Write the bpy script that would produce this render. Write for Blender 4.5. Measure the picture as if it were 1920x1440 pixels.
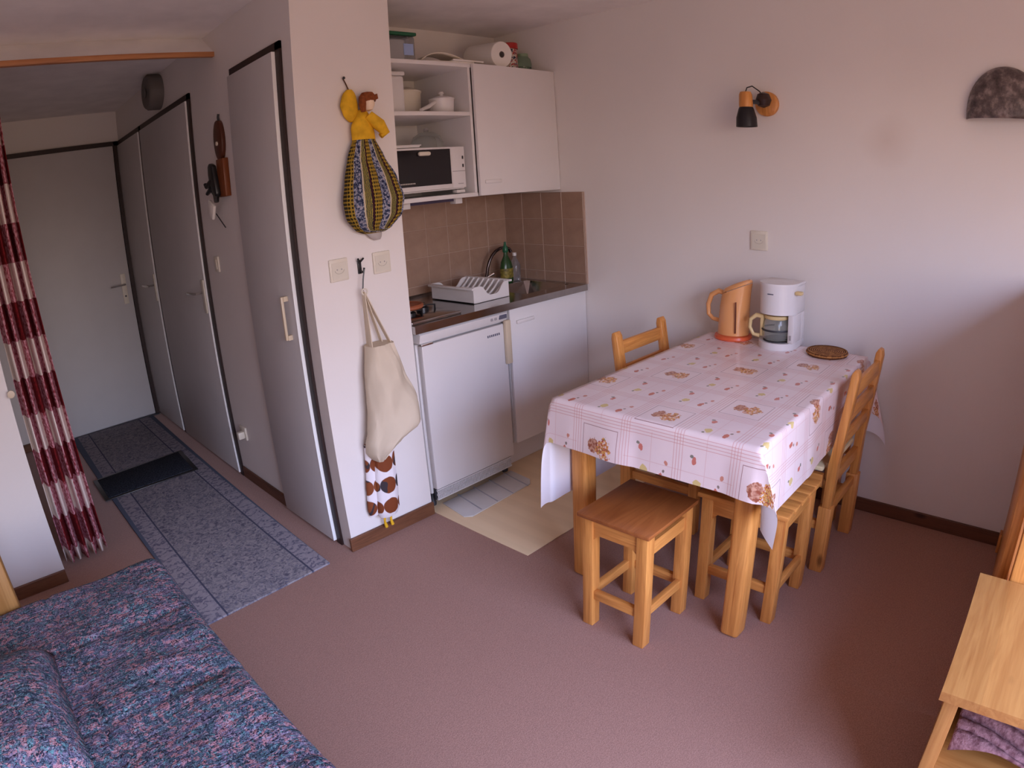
import bpy, bmesh, math, random
from mathutils import Vector, Matrix
random.seed(7)
for o in list(bpy.data.objects): bpy.data.objects.remove(o, do_unlink=True)
SC = bpy.context.scene
COL = SC.collection
PI = math.pi

# ------------------------------------------------------------------ camera (wide lens with barrel distortion)
cam_data = bpy.data.cameras.new('camera')
cam = bpy.data.objects.new('camera', cam_data); COL.objects.link(cam)
cam_data.type = 'PANO'
cam_data.panorama_type = 'FISHEYE_LENS_POLYNOMIAL'
cam_data.sensor_width = 36.0; cam_data.sensor_fit = 'HORIZONTAL'
cam_data.fisheye_fov = PI
S_ = 36.0/1920.0
KA, KB, KC, KD = 0.0007950056293087502, 1.3172165169818746e-08, 2.7478562455193228e-11, -4.3849938731170437e-14
cam_data.fisheye_polynomial_k0 = 0.0
cam_data.fisheye_polynomial_k1 = -KA/S_
cam_data.fisheye_polynomial_k2 = -KB/S_**2
cam_data.fisheye_polynomial_k3 = -KC/S_**3
cam_data.fisheye_polynomial_k4 = -KD/S_**4
F_ = Vector((0.66697855, 0.68063049, -0.30312003)); R_ = Vector((0.69912929, -0.71236972, -0.06121771)); U_ = Vector((0.25760018, 0.17108919, 0.95098404))
cam.matrix_world = Matrix(((R_.x, U_.x, -F_.x, -2.8180935), (R_.y, U_.y, -F_.y, -2.25289606), (R_.z, U_.z, -F_.z, 1.48569407), (0, 0, 0, 1)))
SC.camera = cam

# ------------------------------------------------------------------ world, daylight through the window, exposure
SC.view_settings.view_transform = 'Standard'; SC.view_settings.look = 'None'
SC.view_settings.exposure = 0.0; SC.view_settings.gamma = 1.0; SC.view_settings.use_curve_mapping = False
SC.cycles.use_denoising = True
SC.cycles.max_bounces = 14; SC.cycles.diffuse_bounces = 8; SC.cycles.glossy_bounces = 6; SC.cycles.transmission_bounces = 10
SC.cycles.sample_clamp_indirect = 6.0
W = bpy.data.worlds.new('world'); SC.world = W; W.use_nodes = True
wn = W.node_tree.nodes; wl = W.node_tree.links; wn.clear()
wo = wn.new('ShaderNodeOutputWorld'); wb = wn.new('ShaderNodeBackground'); wr = wn.new('ShaderNodeValToRGB')
wt = wn.new('ShaderNodeTexCoord'); ws = wn.new('ShaderNodeSeparateXYZ'); wm = wn.new('ShaderNodeMath'); wm.operation = 'MULTIPLY_ADD'
wm.inputs[1].default_value = .5; wm.inputs[2].default_value = .5
wl.new(wt.outputs['Generated'], ws.inputs[0]); wl.new(ws.outputs['Z'], wm.inputs[0]); wl.new(wm.outputs[0], wr.inputs[0]); wl.new(wr.outputs[0], wb.inputs[0]); wl.new(wb.outputs[0], wo.inputs[0])
cr = wr.color_ramp
cr.elements[0].position = 0.0; cr.elements[0].color = (0.20, 0.125, 0.09, 1)
cr.elements[1].position = 0.485; cr.elements[1].color = (0.36, 0.25, 0.19, 1)
for p_, c_ in ((0.525, (1.10, 0.90, 0.84, 1)), (0.58, (1.16, 1.18, 1.45, 1)), (0.66, (1.42, 1.66, 2.60, 1)), (1.0, (0.72, 1.02, 2.1, 1))):
    e_ = cr.elements.new(p_); e_.color = c_
wb.inputs['Strength'].default_value = 8.0
WX0, WX1, WZ0, WZ1, WY = -3.10, -1.00, 0.10, 2.05, -3.20
pd = bpy.data.lights.new('window_portal', 'AREA'); pd.shape = 'RECTANGLE'; pd.size = WX1-WX0; pd.size_y = WZ1-WZ0
pd.cycles.is_portal = True
po = bpy.data.objects.new('window_portal', pd); COL.objects.link(po)
po.location = ((WX0+WX1)/2, WY-0.12, (WZ0+WZ1)/2); po.rotation_euler = (PI/2, 0, 0)   # faces +y, into the room

# ------------------------------------------------------------------ node helpers
def srgb(r, g, b):
    f = lambda c: (c/255/12.92) if c/255 <= .04045 else ((c/255+.055)/1.055)**2.4
    return (f(r), f(g), f(b), 1)
class N:
    def __init__(s, name, rough=.6, spec=.4, metal=0, coat=0):
        s.m = bpy.data.materials.new(name); s.m.use_nodes = True
        s.t = s.m.node_tree; s.n = s.t.nodes; s.l = s.t.links; s.n.clear()
        s.o = s.n.new('ShaderNodeOutputMaterial'); s.b = s.n.new('ShaderNodeBsdfPrincipled'); s.l.new(s.b.outputs[0], s.o.inputs[0])
        s.set(Roughness=rough, Metallic=metal); s.b.inputs['Specular IOR Level'].default_value = spec; s.b.inputs['Coat Weight'].default_value = coat
        s.tc = s.n.new('ShaderNodeTexCoord')
    def set(s, **k):
        for a, v in k.items(): s.b.inputs[a.replace('_', ' ')].default_value = v
    def inp(s, sock, v):
        if hasattr(v, 'is_output') or isinstance(v, bpy.types.NodeSocket): s.l.new(v, sock)
        else: sock.default_value = v
    def coord(s, kind='Object', scale=(1, 1, 1), rot=(0, 0, 0), loc=(0, 0, 0)):
        m = s.n.new('ShaderNodeMapping'); s.l.new(s.tc.outputs[kind], m.inputs[0])
        m.inputs['Scale'].default_value = scale; m.inputs['Rotation'].default_value = rot; m.inputs['Location'].default_value = loc
        return m.outputs[0]
    def noise(s, v, scale=5, detail=3, rough=.5, dist=0, col=False):
        x = s.n.new('ShaderNodeTexNoise'); s.l.new(v, x.inputs['Vector']); x.inputs['Scale'].default_value = scale; x.inputs['Detail'].default_value = detail
        x.inputs['Roughness'].default_value = rough; x.inputs['Distortion'].default_value = dist
        return x.outputs['Color' if col else 'Fac']
    def vor(s, v, scale=5, feat='F1', out='Distance', rnd=1.0):
        x = s.n.new('ShaderNodeTexVoronoi'); x.feature = feat; s.l.new(v, x.inputs['Vector']); x.inputs['Scale'].default_value = scale; x.inputs['Randomness'].default_value = rnd
        return x.outputs[out]
    def wave(s, v, scale=5, dist=2, detail=2, kind='BANDS', direction='X'):
        x = s.n.new('ShaderNodeTexWave'); x.wave_type = kind
        if kind == 'BANDS': x.bands_direction = direction
        s.l.new(v, x.inputs['Vector']); x.inputs['Scale'].default_value = scale; x.inputs['Distortion'].default_value = dist; x.inputs['Detail'].default_value = detail
        return x.outputs['Fac']
    def ramp(s, f, stops, interp='LINEAR'):
        x = s.n.new('ShaderNodeValToRGB'); s.inp(x.inputs[0], f); r = x.color_ramp; r.interpolation = interp
        r.elements[0].position, r.elements[0].color = stops[0]; r.elements[1].position, r.elements[1].color = stops[-1]
        for p, c in stops[1:-1]: e = r.elements.new(p); e.color = c
        return x.outputs[0]
    def math(s, op, a, b=0.0, c=0.0):
        x = s.n.new('ShaderNodeMath'); x.operation = op
        s.inp(x.inputs[0], a); s.inp(x.inputs[1], b)
        if len(x.inputs) > 2: s.inp(x.inputs[2], c)
        return x.outputs[0]
    def mix(s, f, a, b, mode='MIX'):
        x = s.n.new('ShaderNodeMix'); x.data_type = 'RGBA'; x.blend_type = mode
        s.inp(x.inputs[0], f); s.inp(x.inputs[6], a); s.inp(x.inputs[7], b)
        return x.outputs[2]
    def sep(s, v):
        x = s.n.new('ShaderNodeSeparateXYZ'); s.l.new(v, x.inputs[0]); return x.outputs[0], x.outputs[1], x.outputs[2]
    def comb(s, x0, y0, z0=0.0):
        x = s.n.new('ShaderNodeCombineXYZ'); s.inp(x.inputs[0], x0); s.inp(x.inputs[1], y0); s.inp(x.inputs[2], z0); return x.outputs[0]
    def color(s, c): s.inp(s.b.inputs['Base Color'], c); return s
    def bump(s, h, strength=.3, dist=.01):
        x = s.n.new('ShaderNodeBump'); s.l.new(h, x.inputs['Height']); x.inputs['Strength'].default_value = strength; x.inputs['Distance'].default_value = dist
        s.l.new(x.outputs[0], s.b.inputs['Normal']); return s

def plain(name, c, rough=.5, spec=.4, metal=0, var=.06, nscale=6, bump=0, coat=0):
    k = N(name, rough, spec, metal, coat); v = k.coord()
    f = k.noise(v, nscale, 3)
    d = tuple(x*(1-var) for x in c[:3])+(1,); e = tuple(min(1, x*(1+var)) for x in c[:3])+(1,)
    k.color(k.ramp(f, [(.3, d), (.7, e)]))
    if bump: k.bump(k.noise(v, 180, 2), bump, .002)
    return k.m
def pine(name, c1, c2, axis='Z', rough=.38, ring=1.0, knots=True):
    k = N(name, rough, .45); a = {'X': 0, 'Y': 1, 'Z': 2}[axis]
    sc = [14.0*ring]*3; sc[a] = .9
    v = k.coord(scale=tuple(sc)); g = k.noise(v, 1.6, 5, .6, .8)
    sf = [60.0]*3; sf[a] = 2.0
    fine = k.noise(k.coord(scale=tuple(sf)), 3, 2)
    col = k.ramp(g, [(.30, c2), (.45, c1), (.56, tuple((x*.45+y*.55) for x, y in zip(c1, c2))), (.70, c1)])
    col = k.mix(.22, col, k.ramp(fine, [(.35, c2), (.65, c1)]))
    if knots:
        sk = [5.0]*3; sk[a] = 2.2
        d = k.vor(k.coord(scale=tuple(sk), loc=(.3, .7, .1)), 1.0)
        col = k.mix(k.ramp(d, [(.035, (.8, .8, .8, 1)), (.085, (0, 0, 0, 1))]), col, tuple(x*.30 for x in c2[:3])+(1,))
    k.color(col); k.bump(fine, .08, .002)
    return k.m

# ------------------------------------------------------------------ mesh helpers (world coordinates; build() moves them to the parent's origin)
class MB:
    def __init__(s): s.bm = bmesh.new()
    def _bev(s, geom_v, w, seg=2):
        if w <= 0: return
        es = list({e for v in geom_v for e in v.link_edges})
        bmesh.ops.bevel(s.bm, geom=es, offset=w, segments=seg, profile=.5, affect='EDGES')
    def box(s, x0, x1, y0, y1, z0, z1, bev=0.0, seg=2, rot=None):
        r = bmesh.ops.create_cube(s.bm, size=1.0); c = Vector(((x0+x1)/2, (y0+y1)/2, (z0+z1)/2))
        M = Matrix.Diagonal((abs(x1-x0), abs(y1-y0), abs(z1-z0), 1))
        if rot is not None: M = rot.to_4x4() @ M
        bmesh.ops.transform(s.bm, matrix=Matrix.Translation(c) @ M, verts=r['verts']); s._bev(r['verts'], bev, seg); return s
    def bar(s, a, b, w, d, bev=0.0, up=(0, 0, 1)):
        a, b = Vector(a), Vector(b); z = (b-a).normalized(); u = Vector(up)
        if abs(z.dot(u)) > .98: u = Vector((1, 0, 0))
        x = u.cross(z).normalized(); y = z.cross(x)
        R = Matrix((x, y, z)).transposed()
        r = bmesh.ops.create_cube(s.bm, size=1.0)
        bmesh.ops.transform(s.bm, matrix=Matrix.Translation((a+b)/2) @ R.to_4x4() @ Matrix.Diagonal((w, d, (b-a).length, 1)), verts=r['verts'])
        s._bev(r['verts'], bev); return s
    def tube(s, pts, rad, seg=8, cap=True):
        pts = [Vector(p) for p in pts]; n = len(pts); rs = rad if isinstance(rad, (list, tuple)) else [rad]*n
        rings = []; px = None
        for i, p in enumerate(pts):
            t = (pts[min(i+1, n-1)]-pts[max(i-1, 0)]).normalized()
            if px is None:
                u = Vector((0, 0, 1)) if abs(t.z) < .9 else Vector((1, 0, 0)); px = u.cross(t).normalized()
            else: px = (px-t*px.dot(t)).normalized()
            py = t.cross(px)
            rings.append([s.bm.verts.new(p+(px*math.cos(2*PI*k/seg)+py*math.sin(2*PI*k/seg))*rs[i]) for k in range(seg)])
        for i in range(n-1):
            for k in range(seg): s.bm.faces.new((rings[i][k], rings[i][(k+1) % seg], rings[i+1][(k+1) % seg], rings[i+1][k]))
        if cap: s.bm.faces.new(list(reversed(rings[0]))); s.bm.faces.new(rings[-1])
        return s
    def lathe(s, prof, c, axis='Z', seg=28, sx=1.0, sy=1.0, cap=True, arc=(0, 2*PI)):
        c = Vector(c); full = abs(arc[1]-arc[0]-2*PI) < 1e-6; m = seg if full else seg+1
        rings = []
        for r, h in prof:
            ring = []
            for k in range(m):
                a = arc[0]+(arc[1]-arc[0])*k/seg; p = Vector((r*sx*math.cos(a), r*sy*math.sin(a), h))
                if axis == 'X': p = Vector((p.z, p.x, p.y))
                elif axis == 'Y': p = Vector((p.y, p.z, p.x))
                ring.append(s.bm.verts.new(c+p))
            rings.append(ring)
        for i in range(len(rings)-1):
            for k in range(seg):
                k2 = (k+1) % m
                s.bm.faces.new((rings[i][k], rings[i][k2], rings[i+1][k2], rings[i+1][k]))
        if cap:
            if prof[0][0] > 1e-5: s.bm.faces.new(list(reversed(rings[0])))
            if prof[-1][0] > 1e-5: s.bm.faces.new(rings[-1])
        return s
    def prism(s, pts, a, b, axis='Z', bev=0.0):
        """polygon pts in the plane across the axis, from a to b along it"""
        def P(p, h): return {'Z': (p[0], p[1], h), 'Y': (p[0], h, p[1]), 'X': (h, p[0], p[1])}[axis]
        v0 = [s.bm.verts.new(P(p, a)) for p in pts]; v1 = [s.bm.verts.new(P(p, b)) for p in pts]
        n = len(pts)
        s.bm.faces.new(v0); s.bm.faces.new(list(reversed(v1)))
        for i in range(n): s.bm.faces.new((v0[i], v1[i], v1[(i+1) % n], v0[(i+1) % n]))
        s._bev(v0+v1, bev); return s
    def grid(s, nx, ny, f, thick=0.0):
        vs = [[s.bm.verts.new(f(i/nx, j/ny)) for j in range(ny+1)] for i in range(nx+1)]
        for i in range(nx):
            for j in range(ny): s.bm.faces.new((vs[i][j], vs[i+1][j], vs[i+1][j+1], vs[i][j+1]))
        return vs
    def build(s, name, mat, parent=None, smooth=True, angle=40, **props):
        bm = s.bm; bmesh.ops.remove_doubles(bm, verts=bm.verts, dist=1e-6); bmesh.ops.recalc_face_normals(bm, faces=bm.faces)
        me = bpy.data.meshes.new(name)
        org = Vector((0, 0, 0))
        if parent is not None: org = world_loc(parent)
        else:
            lo = Vector([min(v.co[i] for v in bm.verts) for i in range(3)]); hi = Vector([max(v.co[i] for v in bm.verts) for i in range(3)])
            org = Vector(((lo.x+hi.x)/2, (lo.y+hi.y)/2, lo.z))
        ploc = org
        bmesh.ops.translate(bm, verts=bm.verts, vec=-ploc)
        bm.to_mesh(me); bm.free()
        if smooth:
            me.polygons.foreach_set('use_smooth', [True]*len(me.polygons))
            me.set_sharp_from_angle(angle=math.radians(angle))
        me.materials.append(mat)
        o = bpy.data.objects.new(name, me); COL.objects.link(o)
        if parent is not None: o.parent = parent
        else: o.location = org
        for k, v in props.items(): o[k] = v
        return o
def world_loc(o):
    l = Vector(o.location)
    while o.parent is not None: o = o.parent; l = l+o.location
    return l
def thing(name, label, cat, loc, group=None):
    o = bpy.data.objects.new(name, None); COL.objects.link(o); o.location = loc; o.empty_display_size = .05
    o['label'] = label; o['category'] = cat
    if group: o['group'] = group
    return o
def tag(o, label, cat, group=None):
    o['label'] = label; o['category'] = cat
    if group: o['group'] = group
    return o
def box(*a, **k): return MB().box(*a, **k)
def copy_tree(o, parent=None):
    c = o.copy(); COL.objects.link(c)
    if parent is not None: c.parent = parent
    for ch in list(o.children): copy_tree(ch, c)
    return c

# ------------------------------------------------------------------ materials
def wall_mat():
    k = N('painted_wall', .75, .25); v = k.coord()
    k.color(k.ramp(k.noise(v, 1.3, 3), [(.3, (.72, .68, .645, 1)), (.7, (.77, .73, .695, 1))])); k.bump(k.noise(v, 55, 4, .6), .12, .004); return k.m
M_WALL = wall_mat()
STAIN_Y, STAIN_Z = -1.62, 1.635
def stained_wall():
    k = N('painted_wall_with_faint_stain', .75, .25); v = k.coord('Object')
    x, y, z = k.sep(v)
    # a faint brown stain between the two wall lamps (object origin is at the wall's foot, middle)
    dy = k.math('SUBTRACT', y, STAIN_Y+1.32); dz = k.math('SUBTRACT', z, STAIN_Z)
    r = k.math('SQRT', k.math('ADD', k.math('MULTIPLY', dy, dy), k.math('MULTIPLY', dz, dz)))
    f = k.math('MULTIPLY', k.ramp(k.math('ADD', r, k.math('MULTIPLY', k.noise(v, 9), .05)), [(.03, (1, 1, 1, 1)), (.15, (0, 0, 0, 1))]), .32)
    base = k.ramp(k.noise(v, 1.3, 3), [(.3, (.72, .68, .645, 1)), (.7, (.77, .73, .695, 1))])
    k.color(k.mix(f, base, (.55, .42, .34, 1))); k.bump(k.noise(v, 55, 4, .6), .12, .004); return k.m
M_WALLR = stained_wall()
M_CEIL = plain('ceiling_paint', (.82, .79, .77, 1), .85, .2, bump=.1)
def carpet():
    k = N('pink_carpet', .95, .1); v = k.coord()
    f = k.noise(v, 260, 2); g = k.noise(v, 2.2, 3)
    c = k.ramp(f, [(.3, srgb(142, 106, 92)), (.7, srgb(174, 134, 116))])
    c = k.mix(k.math('MULTIPLY', g, .25), c, srgb(156, 113, 96)); k.color(c); k.bump(f, .3, .003)
    k.b.inputs['Sheen Weight'].default_value = .2; return k.m
M_CARPET = carpet()
M_WHITE = plain('white_laminate', (.74, .72, .71, 1), .38, .45, var=.015)
M_DOOR = plain('grey_white_door_paint', (.55, .53, .52, 1), .5, .35, var=.02)
M_DEDGE = plain('lit_door_edge', (.86, .86, .84, 1), .45, .4, var=.01)  # paler than the leaf: daylight on the door edge put into the colour
M_FRAME = pine('dark_brown_door_frame', srgb(46, 24, 20), srgb(26, 12, 10), 'Z', .5, knots=False)
M_SKIRT = pine('brown_wood_skirting', srgb(104, 64, 42), srgb(70, 40, 26), 'Y', .5)
M_SKIRTX = pine('brown_wood_skirting_long', srgb(116, 74, 48), srgb(78, 46, 28), 'X', .5)
M_TRIMX = pine('light_wood_edge', srgb(190, 130, 84), srgb(150, 92, 54), 'X', .5, knots=False)
PC1, PC2 = srgb(218, 152, 80), srgb(168, 98, 42)
M_PZ = pine('orange_pine_upright', PC1, PC2, 'Z'); M_PX = pine('orange_pine_lengthwise', PC1, PC2, 'X'); M_PY = pine('orange_pine_crosswise', PC1, PC2, 'Y')
LC1, LC2 = srgb(172, 122, 66), srgb(140, 86, 40)
M_LX = pine('pale_pine', LC1, LC2, 'X', .35, .6); M_LY = pine('pale_pine_cross', LC1, LC2, 'Y', .35); M_LZ = pine('pale_pine_upright', LC1, LC2, 'Z', .35)
M_PLY = pine('reddish_plywood', srgb(160, 96, 50), srgb(128, 70, 34), 'X', .32, .5, knots=False)
M_STEEL = plain('brushed_steel', (.42, .40, .39, 1), .16, .5, 1.0, .05, 30)
M_CHROME = plain('chrome', (.80, .79, .78, 1), .22, .5, 1.0, .02)
M_DCHROME = plain('dark_chrome', (.10, .08, .08, 1), .2, .5, 1.0, .02)
M_BLACK = plain('black_enamel', (.012, .012, .013, 1), .3, .5)
M_DARK = plain('dark_plastic', (.03, .03, .035, 1), .45, .4)
M_WPL = plain('white_plastic', (.70, .68, .67, 1), .3, .5, var=.01)
M_CREAM = plain('cream_plastic', (.70, .65, .54, 1), .4, .5, var=.02)
M_BEIGE = plain('beige_handle_plastic', (.60, .50, .36, 1), .4, .5, var=.02)
M_YEL = plain('yellowed_plastic', (.66, .50, .24, 1), .35, .5, var=.03)
M_PEACH = plain('peach_plastic', srgb(222, 158, 100), .22, .5, var=.02)
M_CORAL = plain('coral_plastic', srgb(214, 96, 58), .25, .5, var=.02)
M_PAPER = plain('white_paper', (.78, .75, .70, 1), .8, .2, var=.03)
M_GREYL = plain('light_grey_print', (.35, .33, .33, 1), .6)
M_GREYC = plain('cool_grey_print', (.10, .10, .14, 1), .6)
M_RED = plain('red_plastic', srgb(170, 30, 24), .35, .5)
M_GREEN = plain('green_plastic', srgb(26, 92, 60), .35, .5)
M_CLOTHB = plain('white_cloth_back', (.78, .76, .80, 1), .8, .2)
def glass(name, c=(.9, .95, .93, 1), rough=.04, ior=1.3):
    k = N(name, rough, .5); k.color(k.ramp(k.noise(k.coord(), 3), [(.3, c), (.7, c)])); k.b.inputs['Transmission Weight'].default_value = .92; k.b.inputs['IOR'].default_value = ior; return k.m
M_GLASS = glass('clear_glass'); M_GGLASS = glass('green_glass', (.55, .75, .60, 1)); M_PLGLASS = glass('clear_plastic', (.80, .84, .90, 1), .2)
def tile_mat():
    k = N('beige_tile_glaze', .22, .5); v = k.coord()
    a = k.noise(v, 14, 4, .6); inf = k.n.new('ShaderNodeObjectInfo')
    c = k.ramp(a, [(.3, srgb(152, 124, 106)), (.7, srgb(166, 138, 118))]); c = k.mix(k.math('MULTIPLY', inf.outputs['Random'], .18), c, srgb(144, 112, 94)); k.color(c); return k.m
M_TILE = tile_mat(); M_GROUT = plain('pale_grout', srgb(176, 152, 136), .9, .1)

# ------------------------------------------------------------------ the room
XP, XK, YD, DK, ZC = -1.637, -1.183, 2.957, 0.59, 2.352
def struct(name, mb, mat, **k): return mb.build(name, mat, None, smooth=False, kind='structure', **k)
struct('floor', box(-3.6, .15, -3.35, YD+.1, -.12, 0), M_CARPET)
struct('ceiling', box(-3.6, .15, -3.35, YD+.1, ZC, ZC+.12), M_CEIL)
wall_right = struct('wall_right', box(0, .15, -3.35, DK+.12, 0, ZC), M_WALLR)
wall_kitchen = struct('wall_kitchen', box(XK, 0, DK, DK+.12, 0, ZC), M_WALL)
struct('wall_corridor', box(XP, XK, 0, YD, 0, ZC), M_WALL)
struct('wall_end', box(-2.95, XP, YD, YD+.12, 0, ZC), M_WALL)
struct('wall_corridor_left', box(-2.95, -2.80, .86, YD, 0, ZC), M_WALL)
struct('wall_left_front', box(-3.6, -2.795, .735, .86, 0, ZC), M_WALL)
struct('wall_left', box(-3.6, -3.45, -3.35, .735, 0, ZC), M_WALL)
wmb = MB(); T = .15
wmb.box(-3.45, WX0, WY-T, WY, 0, ZC).box(WX1, 0, WY-T, WY, 0, ZC).box(WX0, WX1, WY-T, WY, WZ1, ZC).box(WX0, WX1, WY-T, WY, 0, WZ0)
struct('wall_window', wmb, M_WALL)
wf = MB()
for x in (WX0, (WX0+WX1)/2-.03, WX1-.05): wf.box(x, x+.05, WY-.09, WY-.03, WZ0, WZ1)
wf.box(WX0, WX1, WY-.09, WY-.03, WZ0, WZ0+.06).box(WX0, WX1, WY-.09, WY-.03, WZ1-.06, WZ1)
struct('window_1', wf, M_LZ)

# skirting
def skirt(name, a, mat): return struct(name, box(*a, bev=.003), mat)
skirt('baseboard_pillar', (XP-.012, XK+.004, -.013, 0, 0, .063), M_SKIRTX)
skirt('baseboard_corridor', (XP-.012, XP, .60, 1.165, 0, .063), M_SKIRT)
skirt('baseboard_right', (-.013, 0, -2.30, -.03, 0, .063), M_SKIRT)
skirt('baseboard_left', (-3.45, -2.795, .722, .735, 0, .063), M_SKIRTX)
skirt('baseboard_end', (-2.80, -2.56, YD-.012, YD, 0, .063), M_SKIRTX)

# tiles: each one its own piece, on thin grout beds
def slab(w, h, t=.006, bev=.0015):
    m = MB(); m.box(-w/2, w/2, 0, t, -h/2, h/2, bev=bev, seg=1); return m
tile_cache = {}
def tile(parent, w, h, loc, rz):
    key = (round(w, 3), round(h, 3))
    if key not in tile_cache:
        m = slab(w, h); me = bpy.data.meshes.new('tile'); bmesh.ops.recalc_face_normals(m.bm, faces=m.bm.faces); m.bm.to_mesh(me); m.bm.free(); me.materials.append(M_TILE); tile_cache[key] = me
    o = bpy.data.objects.new('tile', tile_cache[key]); COL.objects.link(o); o.parent = parent
    o.location = Vector(loc)-world_loc(parent); o.rotation_euler = (0, 0, rz); return o
ZT, ZW = 1.398, .893
MB().box(-.0105, 0, -.0195, DK, ZW, ZT-.001).build('grout_bed', M_GROUT, wall_right, smooth=False)
MB().box(XK, -.0105, DK-.0105, DK, ZW, ZT-.001).build('grout_bed', M_GROUT, wall_kitchen, smooth=False)
rows = [(ZT-.15, ZT), (ZT-.30, ZT-.15), (ZT-.45, ZT-.30), (ZW, ZT-.45)]
for z0, z1 in rows:
    y1 = DK-.006
    while y1 > -.02+.01:
        y0 = max(y1-.15, -.02); tile(wall_right, y1-y0-.004, z1-z0-.004, (-.006, (y0+y1)/2, (z0+z1)/2), PI/2); y1 = y0
    x1 = -.012
    while x1 > XK+.01:
        x0 = max(x1-.15, XK); tile(wall_kitchen, x1-x0-.004, z1-z0-.004, ((x0+x1)/2, DK-.006, (z0+z1)/2), PI); x1 = x0

# ------------------------------------------------------------------ doors in the corridor
def lever(parent, plate, pivot, tip, n, low=0):
    """backplate box, lever from pivot along tip"""
    pl = MB().box(*plate, bev=.003).build('handle_plate', M_CREAM, parent)
    p = Vector(pivot); n = Vector(n)
    MB().tube([p, p+n*.04, p+n*.05+(Vector(tip)-p)*.15, Vector(tip)+n*.05], .008, 8).build('lever', M_CHROME, parent)
def side_door(name, y0, y1, ztop, proud, frame_y, frame_top=True, edge=True):
    """door leaf hung on the corridor's right-hand wall (x = XP), seen from x < XP"""
    d = MB().box(XP-proud, XP-.001, y0, y1, .012, ztop-.035, bev=.002).build(name, M_DOOR, None, kind='structure')
    MB().box(XP-proud-.0015, XP-.003, y0-.0025, y0-.0003, .014, ztop-.037).build('lit_leaf_edge', M_DEDGE, d, smooth=False)  # added thin strip, coloured as the leaf edge catching the window light
    f = MB()
    f.box(XP-.012, XP-.001, y0-frame_y, y0-.003, 0, ztop).box(XP-.012, XP-.001, y0-frame_y, y1+.004, ztop-.032, ztop)
    f.build('door_frame', M_FRAME, d, smooth=False)
    return d
d3 = side_door('door_3', 1.216, 2.215, 2.123, .020, .040)
lever(d3, (XP-.028, XP-.020, 1.222, 1.262, .945, 1.13), (XP-.03, 1.245, 1.06), (XP-.03, 1.365, 1.06), (-1, 0, 0))
d2 = side_door('door_2', 2.270, 2.940, 2.123, .020, .040)
lever(d2, (XP-.028, XP-.020, 2.276, 2.312, .945, 1.13), (XP-.03, 2.295, 1.055), (XP-.03, 2.415, 1.055), (-1, 0, 0))
d4 = side_door('door_4', .119, .587, 2.113, .026, .042)
pull = MB(); pull.box(XP-.056, XP-.044, .175, .188, .925, 1.105, bev=.003).box(XP-.046, XP-.026, .172, .190, .925, .945).box(XP-.046, XP-.026, .172, .190, 1.085, 1.105)
pull.build('handle', M_BEIGE, d4)
d1 = MB().box(-2.50, -1.690, YD-.026, YD-.001, .012, 2.090, bev=.002).build('door_1', M_DOOR, None, kind='structure')
f = MB(); f.box(-1.686, XP-.001, YD-.03, YD-.001, 0, 2.123).box(-2.56, XP-.001, YD-.03, YD-.001, 2.091, 2.123).box(-2.56, -2.503, YD-.03, YD-.001, 0, 2.123)
f.build('door_frame', M_FRAME, d1, smooth=False)
lever(d1, (-1.765, -1.725, YD-.034, YD-.026, .90, 1.13), (-1.745, YD-.034, 1.05), (-1.86, YD-.034, 1.05), (0, -1, 0))
MB().lathe([(.007, 0), (.007, .004)], (-1.745, YD-.038, .96), 'Y', 12).build('keyhole', M_DARK, d1)
struct('trim_1', MB().box(-2.56, XP-.03, YD-.06, YD-.03, 0, .008), M_DARK)

# curtain pelmet across the mouth of the corridor: a slanted painted board with a wood lip
pel = MB()
pel.prism([(.790, 2.243), (.802, 2.243), (.962, ZC), (.946, ZC)], -2.80, XP, axis='X')
pe = pel.build('trim_2', M_CEIL, None, smooth=False, kind='structure', label='slanted painted pelmet board with a wood lip across the mouth of the corridor')
MB().box(-2.80, XP, .785, .815, 2.222, 2.246, bev=.003).build('wood_lip', M_TRIMX, pe)

# round vent on the corridor wall
v = thing('wall_vent', 'round grey ventilation drum above the corridor doors under the ceiling', 'vent', (XP, 1.74, 2.15))
MB().lathe([(.106, 0), (.106, -.070), (.094, -.085)], (XP-.001, 1.74, 2.245), 'X', 32).build('housing', plain('grey_vent_plastic', (.13, .115, .105, 1), .6), v)
MB().lathe([(.03, -.0905), (.03, -.097), (.0, -.097)], (XP-.001, 1.74, 2.245), 'X', 20).build('knob', plain('grey_vent_knob', (.11, .10, .09, 1), .6), v)

# small wall plates in the corridor
s1 = MB().box(XP-.010, XP, .985, 1.045, 1.175, 1.255, bev=.003).build('light_switch', M_CREAM); tag(s1, 'cream light switch plate beside the corridor door, chest high', 'switch')
MB().box(XP-.014, XP-.010, 1.0, 1.03, 1.19, 1.24, bev=.002).build('rocker', M_CREAM, s1)
s2 = MB().box(XP-.012, XP, .995, 1.075, .262, .335, bev=.004).build('corridor_socket', M_CREAM); tag(s2, 'cream socket low on the corridor wall just above the skirting', 'socket')
MB().box(XP-.05, XP-.012, 1.005, 1.04, .275, .315, bev=.006).build('plug', M_CREAM, s2)

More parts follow.
